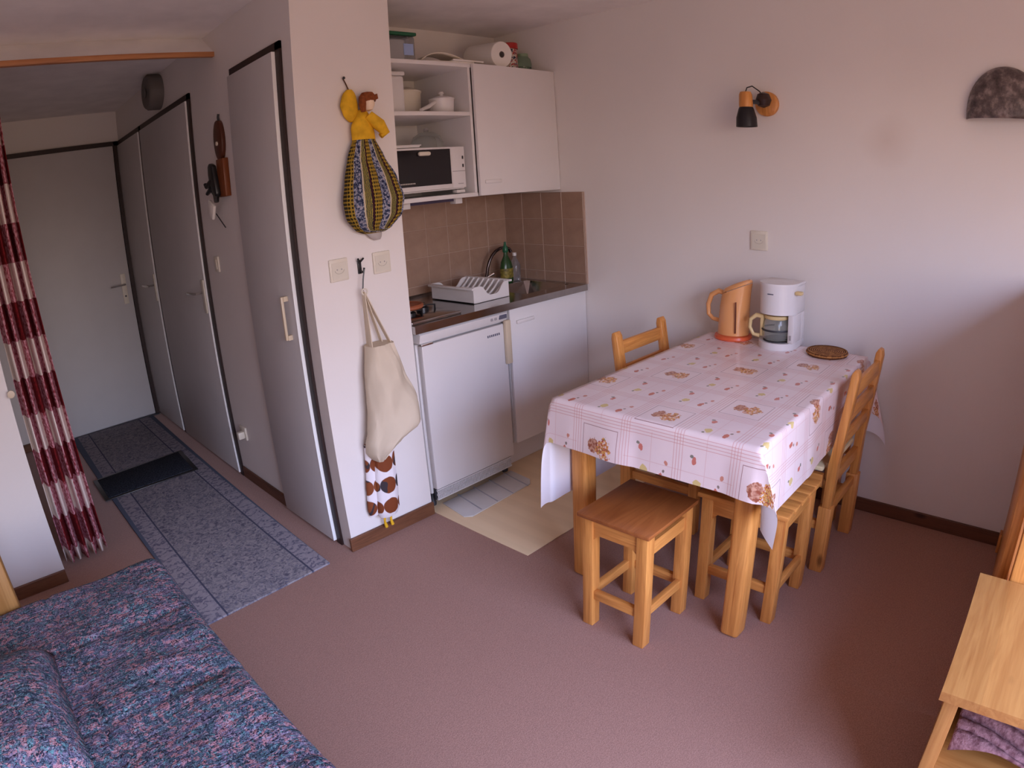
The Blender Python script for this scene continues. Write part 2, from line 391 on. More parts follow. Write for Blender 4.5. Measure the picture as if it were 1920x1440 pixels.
# dark wood ornaments on the corridor wall
o1 = thing('wall_ornament', 'dark oval wooden ornament with a bright dot, hanging in the corridor', 'ornament', (XP, .775, 1.72))
mm = MB(); pts = []
for k in range(20):
    a = 2*PI*k/20; r = .055*(1+.25*abs(math.sin(a))**6); pts.append((.775+r*math.cos(a)*1.0, 1.815+math.sin(a)*.095))
mm.prism(pts, XP-.022, XP, axis='X', bev=.004); mm.build('plaque', plain('dark_brown_wood', srgb(84, 42, 24), .4), o1)
MB().tube([(XP-.008, .775, 1.90), (XP-.008, .778, 1.925), (XP-.006, .775, 1.94)], .006).build('hanging_loop', M_DARK, o1)
MB().lathe([(.010, -.022), (.010, -.028), (0, -.03)], (XP, .78, 1.80), 'X', 12).build('dot', M_CREAM, o1)
o2 = thing('wall_figure', 'brown wooden board with a black figure and a white card, hung in the corridor', 'ornament', (XP, .76, 1.53))
MB().box(XP-.03, XP, .71, .80, 1.545, 1.725, bev=.004).build('board', plain('brown_wood_board', srgb(120, 62, 26), .4), o2)
fg = MB(); fg.prism([(.80, 1.70), (.84, 1.715), (.865, 1.70), (.85, 1.66), (.86, 1.62), (.845, 1.57), (.80, 1.54), (.77, 1.56)], XP-.055, XP-.028, axis='X', bev=.008)
fg.tube([(XP-.045, .84, 1.63), (XP-.06, .885, 1.605), (XP-.06, .90, 1.62)], [.014, .011, .009], 6).tube([(XP-.045, .84, 1.60), (XP-.06, .885, 1.57)], [.014, .009], 6).tube([(XP-.045, .80, 1.56), (XP-.05, .79, 1.525)], [.016, .012], 6)
fg.build('figure', M_BLACK, o2)
MB().box(XP-.062, XP-.045, .825, .90, 1.455, 1.53, bev=.006, rot=Matrix.Rotation(.5, 3, 'X')).build('card', M_PAPER, o2)
MB().tube([(XP-.04, .84, 1.47), (XP-.03, .76, 1.40)], .003, 6).build('stick', M_DARK, o2)

# ------------------------------------------------------------------ curtain
def gingham():
    k = N('red_and_white_check_curtain', .85, .2); x, y, z = k.sep(k.coord('UV'))
    h = .332
    row = k.math('LESS_THAN', k.math('FRACT', k.math('DIVIDE', k.math('ADD', y, .0), h)), .5)
    cl = k.math('LESS_THAN', k.math('FRACT', k.math('DIVIDE', x, .30)), .5)
    w = k.noise(k.coord('UV', scale=(1, 1, 1)), 60, 3)
    f = k.math('ADD', row, cl)
    dark = k.ramp(w, [(.4, srgb(92, 14, 20)), (.7, srgb(132, 30, 34))]); mid = k.ramp(w, [(.42, srgb(140, 52, 62)), (.56, srgb(206, 150, 160))])
    c = k.mix(k.math('GREATER_THAN', f, .5), dark, mid); c = k.mix(k.math('GREATER_THAN', f, 1.5), c, srgb(226, 214, 204)); k.color(c)
    k.b.inputs['Transmission Weight'].default_value = 0.0; return k.m
cur = MB(); nf = 90; nz = 40; uvs = {}
cw = 1.1
def cf(u, v):
    z = .022+v*(2.26)
    x = -2.770+u*.160 + .055*(1-v)*(u)+ .012*math.sin(v*5)
    y = .905 + .036*math.sin(u*2*PI*5.5+.6*math.sin(v*3)) + .01*math.sin(u*23+v*4)
    return Vector((x, y-.02, z))
grid = cur.grid(nf, nz, cf)
uvl = cur.bm.loops.layers.uv.new('UVMap')
for i in range(nf+1):
    for j in range(nz+1): uvs[grid[i][j]] = (i/nf*cw, cf(0, j/nz).z+.078)
for fc in cur.bm.faces:
    for lp in fc.loops: lp[uvl].uv = uvs[lp.vert]
c_ = thing('curtain', 'dark red and white checked curtain gathered at the left of the corridor mouth', 'curtain', (-2.69, .9, .05))
co = cur.build('fabric', gingham(), c_); so = co.modifiers.new('thick', 'SOLIDIFY'); so.thickness = .002
MB().tube([(-2.80, .90, 2.285), (XP-.01, .90, 2.285)], .009, 10).build('curtain_rail', M_CREAM, c_)
tb = MB().lathe([(.006, 0), (.006, -.02), (.016, -.024), (.016, -.034), (0, -.036)], (-2.80+.014, .735, .90), 'Y', 14).build('curtain_hook', M_BEIGE)
tag(tb, 'small beige round hook on the bright wall edge beside the curtain', 'hook')

# ------------------------------------------------------------------ rugs
def rug_mat():
    k = N('blue_grey_woven_rug', .95, .1); v = k.coord('Object')
    x, y, z = k.sep(v)
    a = k.noise(k.coord('Object', scale=(1, 1, 1)), 42, 4, .7, 1.5); b = k.vor(v, 34)
    body = k.ramp(a, [(.38, srgb(90, 88, 102)), (.5, srgb(132, 128, 134)), (.62, srgb(152, 146, 146))])
    body = k.mix(k.ramp(b, [(.12, (.45, .45, .45, 1)), (.25, (0, 0, 0, 1))]), body, srgb(90, 92, 122))
    ax = k.math('ABSOLUTE', k.math('ADD', x, k.math('MULTIPLY', k.math('ADD', y, 0), -.004)))
    bord = k.ramp(k.math('ABSOLUTE', k.math('SINE', k.math('ADD', k.math('MULTIPLY', y, 52), k.math('MULTIPLY', k.noise(v, 30), 9)))), [(.2, srgb(94, 92, 112)), (.6, srgb(154, 148, 154))])
    inb = k.math('GREATER_THAN', ax, .215)
    c = k.mix(k.math('MULTIPLY', inb, .7), body, bord)
    ln = k.math('MULTIPLY', k.math('GREATER_THAN', ax, .205), k.math('LESS_THAN', ax, .213)); c = k.mix(ln, c, srgb(74, 76, 94))
    edge = k.math('GREATER_THAN', ax, .298); c = k.mix(edge, c, srgb(90, 98, 114))
    k.color(c); k.bump(k.noise(v, 300, 2), .5, .003); return k.m
def flat(name, pts, z0, z1, mat, bev=.003): return MB().prism(pts, z0, z1, 'Z', bev).build(name, mat)
ru = flat('rug', [(-2.375, -.06), (-1.772, -.02), (-1.725, 2.88), (-2.405, 2.90)], 0.0, .010, rug_mat()); tag(ru, 'long blue-grey patterned rug running down the corridor', 'rug')
def matmat():
    k = N('charcoal_rib_mat', .95, .1); v = k.coord(); k.color(k.ramp(k.noise(v, 120, 2), [(.35, srgb(24, 26, 34)), (.65, srgb(58, 62, 70))])); k.bump(k.wave(v, 60, 0, 0), .4, .003); return k.m
dm = thing('door_mat', 'small dark charcoal doormat lying across the blue-grey rug', 'mat', (-2.12, 1.68, .010))
MB().prism([(-2.405, 1.50), (-1.855, 1.50), (-1.835, 1.865), (-2.405, 1.84)], .010, .019, 'Z', .002).build('pile', matmat(), dm)
MB().prism([(-2.43, 1.475), (-1.828, 1.475), (-1.805, 1.889), (-2.432, 1.865)], .010, .015, 'Z', .002).build('rubber_border', M_BLACK, dm)
def vinyl():
    k = N('beige_vinyl', .42, .4); v = k.coord(scale=(1, 1, 1)); k.color(k.ramp(k.wave(v, 3.3, 1.2, 2), [(.3, srgb(224, 200, 162)), (.7, srgb(228, 204, 166))])); return k.m
vi = flat('vinyl_sheet', [(-1.172, -.012), (-1.172, -.60), (-.005, -.60), (-.005, .58), (-1.172, .58)], 0, .004, vinyl(), .001); tag(vi, 'beige vinyl floor covering in front of the fridge and kitchen cupboard', 'floor covering')
rm = thing('ribbed_mat', 'pale ribbed plastic mat on the vinyl in front of the fridge', 'mat', (-.88, -.07, .004))
MR = plain('milky_plastic', (.60, .60, .58, 1), .4, .4)
pts = [(-1.095, .03), (-1.12, -.15), (-1.09, -.178), (-.68, -.155), (-.645, -.12), (-.63, .03)]
MB().prism(pts, .004, .010, 'Z', .002).build('sheet', MR, rm)
MRL = plain('grey_rib', (.36, .38, .42, 1), .5)
for k in range(4):
    x = -1.01+k*.105; MB().bar((x+.02, .04, .0105), (x-.012, -.165, .0105), .006, .0025).build('rib', MRL, rm)

# ------------------------------------------------------------------ kitchen base: cupboard, fridge, worktop
cb = thing('base_cupboard', 'white kitchen base cupboard under the sink, right of the fridge', 'cupboard', (-.30, .28, 0))
for a_ in ((-.598, -.582, .02, DK-.012, .157, .858), (-.018, -.002, .02, DK-.012, .157, .858)): MB().box(*a_).build('side_panel', M_WHITE, cb, smooth=False)
MB().box(-.582, -.018, .02, DK-.012, .157, .173).build('bottom_panel', M_WHITE, cb, smooth=False)
MB().box(-.582, -.018, DK-.024, DK-.012, .173, .858).build('back_panel', M_WHITE, cb, smooth=False)
MB().box(-.598, -.002, .098, .115, .005, .157).build('plinth', M_WHITE, cb, smooth=False)
dr = MB().box(-.596, -.004, 0, .018, .160, .856, bev=.002).build('door', M_WHITE, cb)
MB().box(-.556, -.432, -.012, 0, .776, .794, bev=.004).build('handle', M_WHITE, dr)
fr = thing('fridge', 'white under-counter fridge with a beige door grip and vented foot grille', 'fridge', (-.89, .28, 0))
MB().box(-1.150, -.622, .035, .54, .075, .80, bev=.006).build('body', M_WPL, fr)
fd = MB().box(-1.140, -.625, 0, .034, .105, .795, bev=.006).build('door', M_WPL, fr)
tp = MB(); tp.prism([(.54, .802), (.54, .853), (.0, .853), (-.012, .846), (.0, .806)], -1.152, -.622, axis='X', bev=.002); tpo = tp.build('top_panel', M_WPL, fr)
MB().box(-.675, -.628, -.012, -.006, .822, .842).build('display', M_GREYC, tpo, smooth=False)
for x in (-.725, -.70): MB().box(x-.006, x+.006, -.013, -.008, .824, .836, bev=.001).build('button', M_GREYL, tpo)
MB().box(-1.150, -1.085, -.014, .0, .797, .806, bev=.002).build('hinge', M_CHROME, fr)
MB().box(-.647, -.612, -.022, .0, .595, .812, bev=.006).build('grip', M_BEIGE, fd)
lg = MB(); x = -.752
for k in range(7):   # the small dark maker's mark, too blurred to read
    wd = .0095; lg.box(x, x+wd*.8, -.0008, .0005, .746, .757)
    if k % 2: lg.box(x+wd*.3, x+wd*.55, -.0012, .0005, .749, .753)
    x += .0122
lg.build('maker_mark', M_GREYC, fd, smooth=False)
gr = MB(); gr.box(-1.135, -.640, .008, .016, .092, .100).box(-1.135, -.640, .008, .016, .070, .076).box(-1.135, -.640, .008, .016, .046, .054)
for k in range(60):
    x = -1.132+k*.0082; gr.box(x, x+.0032, .008, .015, .05, .096)
gr.build('foot_grille', M_WPL, fr, smooth=False, kind='stuff')
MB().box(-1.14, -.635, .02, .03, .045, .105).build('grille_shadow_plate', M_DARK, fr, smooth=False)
for x in (-1.13, -.645): MB().lathe([(.016, .005), (.018, .02), (.012, .03), (.012, .08)], (x, .06, 0), 'Z', 14).build('foot', M_DARK, fr)

wt_ = thing('worktop', 'glossy steel kitchen worktop with sink over the fridge and cupboard', 'worktop', (-.59, .29, .858))
SX0, SX1, SY0, SY1 = -.40, -.06, .07, .385
wk = MB(); z0, z1 = .859, .893
wk.box(XK+.001, SX0, -.022, DK-.012, z0, z1).box(SX1, -.0125, -.022, DK-.012, z0, z1).box(SX0, SX1, -.022, SY0, z0, z1).box(SX0, SX1, SY1, DK-.012, z0, z1)
wk.build('top', M_STEEL, wt_, smooth=False)
bs = MB()
bs.grid(12, 12, lambda u, v: Vector((SX0+u*(SX1-SX0), SY0+v*(SY1-SY0), z1-.001-.13*min(1, min(u, 1-u, v, 1-v)*7)**.7)))
bs.build('sink_basin', M_STEEL, wt_)
MB().box(XK+.004, -.014, DK-.016, DK-.0125, z1, z1+.012).build('upstand', M_STEEL, wt_, smooth=False)

ho = thing('gas_hob', 'steel two-burner gas hob at the left end of the worktop', 'hob', (-1.04, .16, z1))
hb = MB(); hb.box(-1.176, -.895, .005, .30, z1, z1+.014, bev=.003); hb.build('tray', M_STEEL, ho)
for (bx, by) in ((-1.08, .15), (-.965, .20)):
    b = MB().lathe([(.030, 0), (.030, .012), (.018, .016), (0, .016)], (bx, by, z1+.014), 'Z', 18).build('burner', M_BLACK, ho)
    g = MB(); g.lathe([(.018, .033), (.024, .033), (.024, .039), (.018, .039)], (bx, by, z1), 'Z', 18)
    for k in range(4):
        a = PI/4+k*PI/2; g.bar((bx+.02*math.cos(a), by+.02*math.sin(a), z1+.036), (bx+.062*math.cos(a), by+.062*math.sin(a), z1+.036), .006, .006)
        g.bar((bx+.058*math.cos(a), by+.058*math.sin(a), z1+.014), (bx+.058*math.cos(a), by+.058*math.sin(a), z1+.038), .006, .006)
    g.build('pan_support', M_BLACK, b, smooth=False)
bd = thing('wooden_board', 'round brown wooden board lying on the left burner of the hob', 'board', (-1.07, .19, z1+.040))
MB().lathe([(.0, 0), (.078, 0), (.084, .006), (.084, .014), (.078, .020), (.070, .019), (.066, .015), (0, .015)], (-1.07, .19, z1+.040), 'Z', 36).build('disc', plain('brown_wood_disc', srgb(150, 84, 54), .5), bd)

# dish rack
dk = thing('dish_rack', 'white plastic dish drainer with plate slots on the worktop', 'dish rack', (-.61, .28, z1))
RX0, RX1, RY0, RY1, RH = -.722, -.482, .110, .430, .082
rk = MB(); t = .004
rk.box(RX0, RX1, RY0, RY1, z1+.002, z1+.006)
def side(p0, p1, prof):
    # thin vertical wall from p0 to p1 whose top follows prof(u)
    n = 24; d = (Vector(p1)-Vector(p0)); nn = Vector((-d.y, d.x, 0)).normalized()*t
    lo = []; hi = []; lo2 = []; hi2 = []
    for i in range(n+1):
        u = i/n; p = Vector(p0)+d*u
        lo.append(rk.bm.verts.new((p.x, p.y, z1+.002))); hi.append(rk.bm.verts.new((p.x, p.y, z1+prof(u)))); q = p+nn
        lo2.append(rk.bm.verts.new((q.x, q.y, z1+.002))); hi2.append(rk.bm.verts.new((q.x, q.y, z1+prof(u))))
    for i in range(n):
        rk.bm.faces.new((lo[i], lo[i+1], hi[i+1], hi[i])); rk.bm.faces.new((lo2[i], hi2[i], hi2[i+1], lo2[i+1])); rk.bm.faces.new((hi[i], hi[i+1], hi2[i+1], hi2[i]))
dip = lambda u: RH-.052*math.exp(-((u-.55)/.24)**4)
side((RX0, RY0, 0), (RX1, RY0, 0), dip); side((RX1, RY1, 0), (RX0, RY1, 0), lambda u: RH-.045*math.exp(-((u-.45)/.24)**4)); side((RX0, RY1, 0), (RX0, RY0, 0), lambda u: RH-.012*math.exp(-((u-.5)/.2)**4)); side((RX1, RY0, 0), (RX1, RY1, 0), lambda u: RH)
rk.build('tub', M_WPL, dk)
MB().box(RX0-.016, RX0+.002, RY0-.01, RY1+.01, z1+RH-.012, z1+RH-.002, bev=.002).build('rim', M_WPL, dk)
MB().box(RX1-.002, RX1+.016, RY0-.01, RY1+.01, z1+RH-.006, z1+RH+.004, bev=.002).build('rim', M_WPL, dk)
for k in range(8):
    y = RY0+.025+k*.038
    s_ = MB(); pts = []
    for i in range(13):
        u = .28+.70*i/12; pts.append(Vector((RX0+(RX1-RX0)*u, y, z1+.012+(RH-.008)*abs((u-.55)/.45)**1.6)))
    s_.tube(pts, .0055, 6); s_.build('plate_slat', M_WPL, dk)

# tap, bottles
tp = thing('tap', 'dark chrome gooseneck tap rising behind the dish rack', 'tap', (-.265, .515, z1))
MB().lathe([(.026, 0), (.026, .02), (.018, .035)], (-.265, .515, z1), 'Z', 20).build('base', M_CHROME, tp)
MB().tube([(-.262, .515, z1+.02), (-.252, .512, .947), (-.246, .508, .985), (-.232, .504, 1.022), (-.213, .50, 1.052), (-.188, .494, 1.074), (-.155, .488, 1.088), (-.122, .482, 1.090), (-.098, .476, 1.078), (-.088, .472, 1.058)], [.009]*7+[.009, .0095, .010], 10).build('spout', M_DCHROME, tp)
MB().tube([(-.265, .515, z1+.03), (-.235, .502, z1+.045), (-.215, .492, z1+.055)], [.008, .007, .009], 8).build('tap_lever', M_CHROME, tp)
bt = thing('soap_bottle', 'green washing-up liquid bottle with yellow label beside the tap', 'bottle', (-.172, .432, z1))
MB().lathe([(.034, 0), (.042, .01), (.042, .085), (.034, .12), (.015, .155), (.012, .175)], (-.172, .432, z1), 'Z', 24, sy=.75).build('flask', plain('green_bottle_plastic', srgb(34, 70, 34), .25, .5), bt)
MB().lathe([(.0425, .030), (.043, .034), (.043, .080), (.0425, .084)], (-.172, .432, z1), 'Z', 24, sy=.76, cap=False).build('paper_label', plain('yellow_label', srgb(128, 116, 50), .5, nscale=60, var=.6), bt)
MB().lathe([(.014, .175), (.017, .18), (.016, .20), (.008, .215), (.006, .235), (0, .237)], (-.172, .432, z1), 'Z', 18).build('cap', M_GREEN, bt)
b2 = thing('clear_bottle', 'small clear plastic bottle standing right of the green soap bottle', 'bottle', (-.088, .445, z1))
MB().lathe([(.026, 0), (.030, .01), (.030, .09), (.012, .13), (.010, .145)], (-.088, .445, z1), 'Z', 20).build('flask', M_PLGLASS, b2)
MB().lathe([(.012, .145), (.012, .163), (0, .164)], (-.088, .445, z1), 'Z', 16).build('cap', M_WPL, b2)
lc = thing('string_loop', 'small beige loop hanging beside the tiles at the left edge of the niche', 'loop', (XK+.012, .20, 1.10))
MB().tube([(XK+.012+.016*math.sin(2*PI*k/16), .20+.018*math.sin(2*PI*k/16), 1.125+.032*math.cos(2*PI*k/16)) for k in range(17)], .0035, 6, cap=False).build('ring', M_BEIGE, lc)
MB().lathe([(.006, 0), (.006, .012), (0, .013)], (XK, .20, 1.155), 'X', 10).build('peg', M_BEIGE, lc)

# ------------------------------------------------------------------ wall cabinet
YU, ZB, ZTp = .161, 1.410, 2.076
wc = thing('wall_cabinet', 'white wall cabinet with open shelves left and one flat door right', 'cabinet', (-.59, .38, ZB))
MB().box(XK+.002, XK+.018, YU+.01, DK-.002, ZB, ZTp).build('side_panel', M_WHITE, wc, smooth=False)
MB().box(-.613, -.597, YU+.005, DK-.002, ZB+.0165, ZTp-.0165).build('side_panel', M_WHITE, wc, smooth=False)
MB().box(-.020, -.002, YU+.005, DK-.002, ZB, ZTp).build('side_panel', M_WHITE, wc, smooth=False)
MB().box(-.597, -.020, YU+.02, DK-.002, ZB, ZB+.016).build('bottom_panel', M_WHITE, wc, smooth=False)
MB().box(XK+.018, -.597, YU+.002, DK-.002, ZB, ZB+.020, bev=.0015).build('shelf', M_WHITE, wc)
MB().box(XK+.018, -.613, YU+.006, DK-.002, 1.812, 1.832, bev=.0015).build('shelf', M_WHITE, wc)
MB().box(XK+.018, -.020, YU+.006, DK-.002, ZTp-.020, ZTp, bev=.0015).build('top_panel', M_WHITE, wc)
wd = MB().box(-.595, -.003, YU-.018, YU, ZB+.002, ZTp-.002, bev=.002).build('door', M_WHITE, wc)
MB().box(-.565, -.455, YU-.026, YU-.018, ZB+.060, ZB+.078, bev=.003).build('handle', M_WHITE, wd)
# strip under the cabinet
ul = thing('under_cabinet_strip', 'dark slim strip with white clips under the open shelves', 'strip', (-.88, .26, ZB-.02))
MB().box(-1.16, -.66, .25, .27, ZB-.016, ZB-.001).build('channel', plain('dull_purple_strip', srgb(66, 58, 82), .5), ul, smooth=False)
for x in (-.98, -.66): MB().box(x-.022, x+.022, .235, .28, ZB-.030, ZB-.001, bev=.003).build('clip', M_WPL, ul)

# mini oven on the lower shelf
mo = thing('mini_oven', 'white mini oven with black glass door on the open shelf', 'oven', (-.85, .36, ZB+.02))
zz = ZB+.02
MB().box(-1.085, -.635, .215, .50, zz+.022, zz+.235, bev=.006).build('body', M_WPL, mo)
md = MB().box(-1.075, -.728, .190, .212, zz+.030, zz+.232, bev=.004).build('door', M_WPL, mo)
MB().box(-1.062, -.738, .187, .1895, zz+.052, zz+.222).build('glass_pane', plain('black_oven_glass', (.010, .008, .010, 1), .12, .5), md, smooth=False)
MB().box(-.935, -.865, .168, .188, zz+.192, zz+.213, bev=.0095).build('handle', M_CREAM, md)
lt = MB(); x = -1.04
for k in range(9): lt.box(x, x+.007, .1862, .1872, zz+.064, zz+.070); x += .0095
lt.build('lettering', plain('pale_lettering', (.45, .42, .38, 1), .5), md, smooth=False)
pn = MB().box(-.724, -.640, .196, .213, zz+.030, zz+.232, bev=.003).build('control_panel', M_WPL, mo)
MB().box(-.722, -.642, .1945, .1965, zz+.110, zz+.113).build('panel_line', M_GREYL, pn, smooth=False)
for (x, z) in ((-.655, .178), (-.655, .138)): MB().box(x-.004, x+.004, .192, .1965, zz+z-.008, zz+z+.008, bev=.002).build('button', M_DARK, pn)
lt = MB(); x = -.69
for k in range(4): lt.box(x, x+.006, .195, .1962, zz+.048, zz+.052); x += .0085
lt.build('lettering', M_GREYL, pn, smooth=False)
for x in (-1.06, -.665): MB().lathe([(.012, 0), (.014, .022)], (x, .235, zz), 'Z', 12).build('foot', M_DARK, mo)
MB().box(-.70, -.645, .20, .235, zz+.004, zz+.02, bev=.004).build('front_foot', M_WPL, mo)
zo = zz+.235
sb = thing('white_tray', 'thin white tray lying on top of the mini oven at left', 'tray', (-1.0, .27, zo))
MB().box(-1.10, -.905, .20, .36, zo, zo+.012, bev=.003).build('plate', M_WPL, sb)
MB().box(-1.105, -.90, .195, .365, zo+.008, zo+.013, bev=.002).build('lip', M_WPL, sb)
gb = thing('glass_bowl', 'clear glass bowl standing upside down on the mini oven', 'bowl', (-.76, .33, zo))
MB().lathe([(.082, 0), (.082, .004), (.080, .03), (.066, .062), (.035, .082), (.0, .086)], (-.76, .33, zo), 'Z', 32, cap=False).build('dome', M_GLASS, gb)
MB().lathe([(.009, .085), (.014, .094), (.010, .104), (0, .106)], (-.76, .33, zo), 'Z', 16).build('knob', M_CHROME, gb)

# middle shelf
zs = 1.832
j1 = thing('tall_white_canister', 'tall white canister at the left end of the middle shelf', 'canister', (-.96, .30, zs))
MB().box(-1.0, -.925, .26, .35, zs, zs+.185, bev=.012).build('body', M_WPL, j1)
MB().box(-1.004, -.921, .256, .354, zs+.185, zs+.205, bev=.006).build('lid', M_WPL, j1)
j2 = thing('cream_casserole', 'large cream pot standing behind on the middle shelf', 'pot', (-.82, .44, zs))
MB().lathe([(.085, 0), (.098, .02), (.102, .12), (.106, .125)], (-.82, .44, zs), 'Z', 32).build('body', M_CREAM, j2)
MB().lathe([(.106, .125), (.104, .133), (.06, .152), (.014, .158), (.012, .166), (.02, .172), (.018, .182), (0, .184)], (-.82, .44, zs), 'Z', 32).build('lid', M_CREAM, j2)
j3 = thing('white_saucepan', 'small white saucepan with lid and long handle on the middle shelf', 'saucepan', (-.705, .26, zs))
MB().lathe([(.050, 0), (.058, .01), (.062, .070)], (-.70, .27, zs), 'Z', 32).build('body', M_WPL, j3)
MB().lathe([(.064, .070), (.064, .076), (.035, .088), (.010, .092), (.008, .098), (.014, .104), (.010, .112), (0, .113)], (-.70, .27, zs), 'Z', 32).build('lid', M_WPL, j3)
MB().tube([(-.755, .25, zs+.058), (-.82, .225, zs+.030), (-.885, .20, zs+.010)], [.009, .010, .008], 8).build('handle', M_WPL, j3)

# on top of the cabinet
zt = ZTp
a1 = thing('storage_box', 'clear plastic storage box with green lid on top of the cabinet', 'box', (-.95, .27, zt))
MB().box(-1.03, -.885, .21, .34, zt, zt+.125, bev=.012).build('tub', M_PLGLASS, a1)
MB().box(-1.036, -.879, .204, .346, zt+.125, zt+.142, bev=.005).build('lid', M_GREEN, a1)
MB().box(-.955, -.90, .2075, .2095, zt+.03, zt+.085).build('sticker', plain('pale_blue_sticker', srgb(150, 170, 210), .6), a1, smooth=False)
def sheets(name, x0, x1, y0, y1, z, h, tilt, mat):
    m = MB(); m.grid(10, 4, lambda u, v: Vector((x0+u*(x1-x0)+.05*v, y0+v*(y1-y0), z+h*math.sin(PI*u**.8)*(.75+.25*v)+tilt*u)))
    return m
pb = MB(); pb.prism([(-.84, .20), (-.56, .17), (-.52, .33), (-.82, .36)], zt, zt+.010, 'Z', .001)
pbo = pb.build('paper_stack', M_PAPER); tag(pbo, 'flat pile of white papers on top of the cabinet', 'papers')
pb2 = MB(); 
for k in range(2): pass
m = sheets('x', -.86, -.56, .20, .36, zt+.014, .055, .0, M_PAPER)
m2 = m.build('folded_bag', plain('cream_paper', (.72, .66, .56, 1), .7)); sm = m2.modifiers.new('t', 'SOLIDIFY'); sm.thickness = .004; tag(m2, 'crumpled cream paper bag arched over the pile of papers', 'paper bag')
m = MB(); m.prism([(-.70, .165), (-.50, .165), (-.485, .26), (-.66, .27)], zt+.0105, zt+.018, 'Z', .001)
m3 = m.build('envelope', M_PAPER); tag(m3, 'white envelope at the right end of the pile of papers', 'envelope')
kr = thing('kitchen_roll', 'white roll of kitchen paper lying on top of the cabinet', 'kitchen roll', (-.36, .27, zt))
ax0, ax1 = Vector((-.350, .185, zt+.071)), Vector((-.335, .415, zt+.092)); d = (ax1-ax0).normalized(); L = (ax1-ax0).length
def roll(r0, r1):
    m = MB(); m.lathe([(r0, 0), (r1-.003, 0), (r1, .003), (r1, L-.003), (r1-.003, L), (r0, L), (r0, 0)], (0, 0, 0), 'Z', 36, cap=False)
    R = Vector((0, 0, 1)).rotation_difference(d).to_matrix().to_4x4(); bmesh.ops.transform(m.bm, matrix=Matrix.Translation(ax0) @ R, verts=m.bm.verts); return m
roll(.018, .070).build('paper', M_PAPER, kr); roll(.0155, .0178).build('cardboard_core', plain('grey_cardboard', (.20, .17, .15, 1), .9), kr)
def patterned(name, cols, scale):
    k = N(name, .3, .5); c = k.ramp(k.noise(k.coord(), scale, 2, .5, 1), [(.3+.1*i, col) for i, col in enumerate(cols)], 'CONSTANT'); k.color(c); return k.m
a3 = thing('red_lidded_jar', 'patterned jar with a red lid on top of the cabinet', 'jar', (-.185, .29, zt))
MB().lathe([(.040, 0), (.042, .005), (.042, .125), (.036, .135)], (-.185, .29, zt), 'Z', 28).build('body', patterned('red_white_green_print', [srgb(40, 40, 60), srgb(200, 190, 176), srgb(160, 40, 34), srgb(110, 120, 130), srgb(210, 196, 180)], 35), a3)
MB().lathe([(.046, .132), (.046, .162), (.042, .166), (0, .167)], (-.185, .29, zt), 'Z', 28).build('lid', M_RED, a3)
MB().lathe([(.0445, 0), (.0445, .012)], (-.185, .29, zt), 'Z', 28).build('base_band', M_RED, a3)
a4 = thing('green_glass_jar', 'round green glass jar at the right end on top of the cabinet', 'jar', (-.075, .30, zt))
MB().lathe([(.032, 0), (.046, .02), (.050, .055), (.044, .085), (.030, .102)], (-.075, .30, zt), 'Z', 28).build('body', M_GGLASS, a4)
MB().lathe([(.031, .100), (.033, .104), (.031, .118), (0, .12)], (-.075, .30, zt), 'Z', 24).build('lid', plain('pale_green_lid', srgb(130, 150, 120), .4), a4)
MB().lathe([(.028, .002), (.040, .02), (.042, .04), (0, .042)], (-.075, .30, zt), 'Z', 20).build('contents', patterned('mixed_contents', [srgb(90, 110, 80), srgb(170, 176, 150), srgb(60, 60, 60)], 60), a4)

# ------------------------------------------------------------------ on the pillar
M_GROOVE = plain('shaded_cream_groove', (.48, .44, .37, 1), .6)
def outlet(loc_x, zc, rows_, label, name='wall_socket', axis='Y', w=.084, h=.088):
    """plate on the pillar (axis Y, faces -y) or on the right wall (axis X, faces -x)"""
    if axis == 'Y': P = lambda a, b, c, d_, e, f_: (a, b, -d_, -c, e, f_)
    else: P = lambda a, b, c, d_, e, f_: (-d_, -c, a, b, e, f_)
    base = (loc_x, 0, zc-h/2) if axis == 'Y' else (0, loc_x, zc-h/2)
    t = thing(name, label, 'socket', base)
    MB().box(*P(loc_x-w/2, loc_x+w/2, 0, .009, zc-h/2, zc+h/2), bev=.003).build('plate', M_CREAM, t)
    m = MB(); m.box(*P(loc_x-w*.40, loc_x+w*.40, .009, .0105, zc-h*.40, zc+h*.34)); m.build('insert', plain('cream_insert', (.66, .62, .52, 1), .5), t, smooth=False)
    q = (loc_x, -.0105, zc-.004) if axis == 'Y' else (-.0105, loc_x, zc-.004)
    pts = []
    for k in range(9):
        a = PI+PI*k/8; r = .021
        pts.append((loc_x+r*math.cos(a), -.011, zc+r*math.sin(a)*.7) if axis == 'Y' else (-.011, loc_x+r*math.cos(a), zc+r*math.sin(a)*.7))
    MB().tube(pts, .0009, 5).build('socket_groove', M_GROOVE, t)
    for s_ in (-1, 1):
        c = (loc_x+s_*.010, -.0105, zc+.002) if axis == 'Y' else (-.0105, loc_x+s_*.010, zc+.002)
        MB().lathe([(.0028, 0), (.0028, -.001), (0, -.001)], c, axis if axis == 'Y' else 'X', 8).build('pin_hole', M_GREYL, t)
    return t
outlet(-1.512, 1.191, 1, 'cream wall socket on the pillar, left of the black hook')
outlet(-1.307, 1.190, 1, 'cream wall socket on the pillar, right of the black hook')
outlet(-1.028, 1.182, 1, 'cream wall socket on the long wall above the coffee maker', axis='X')

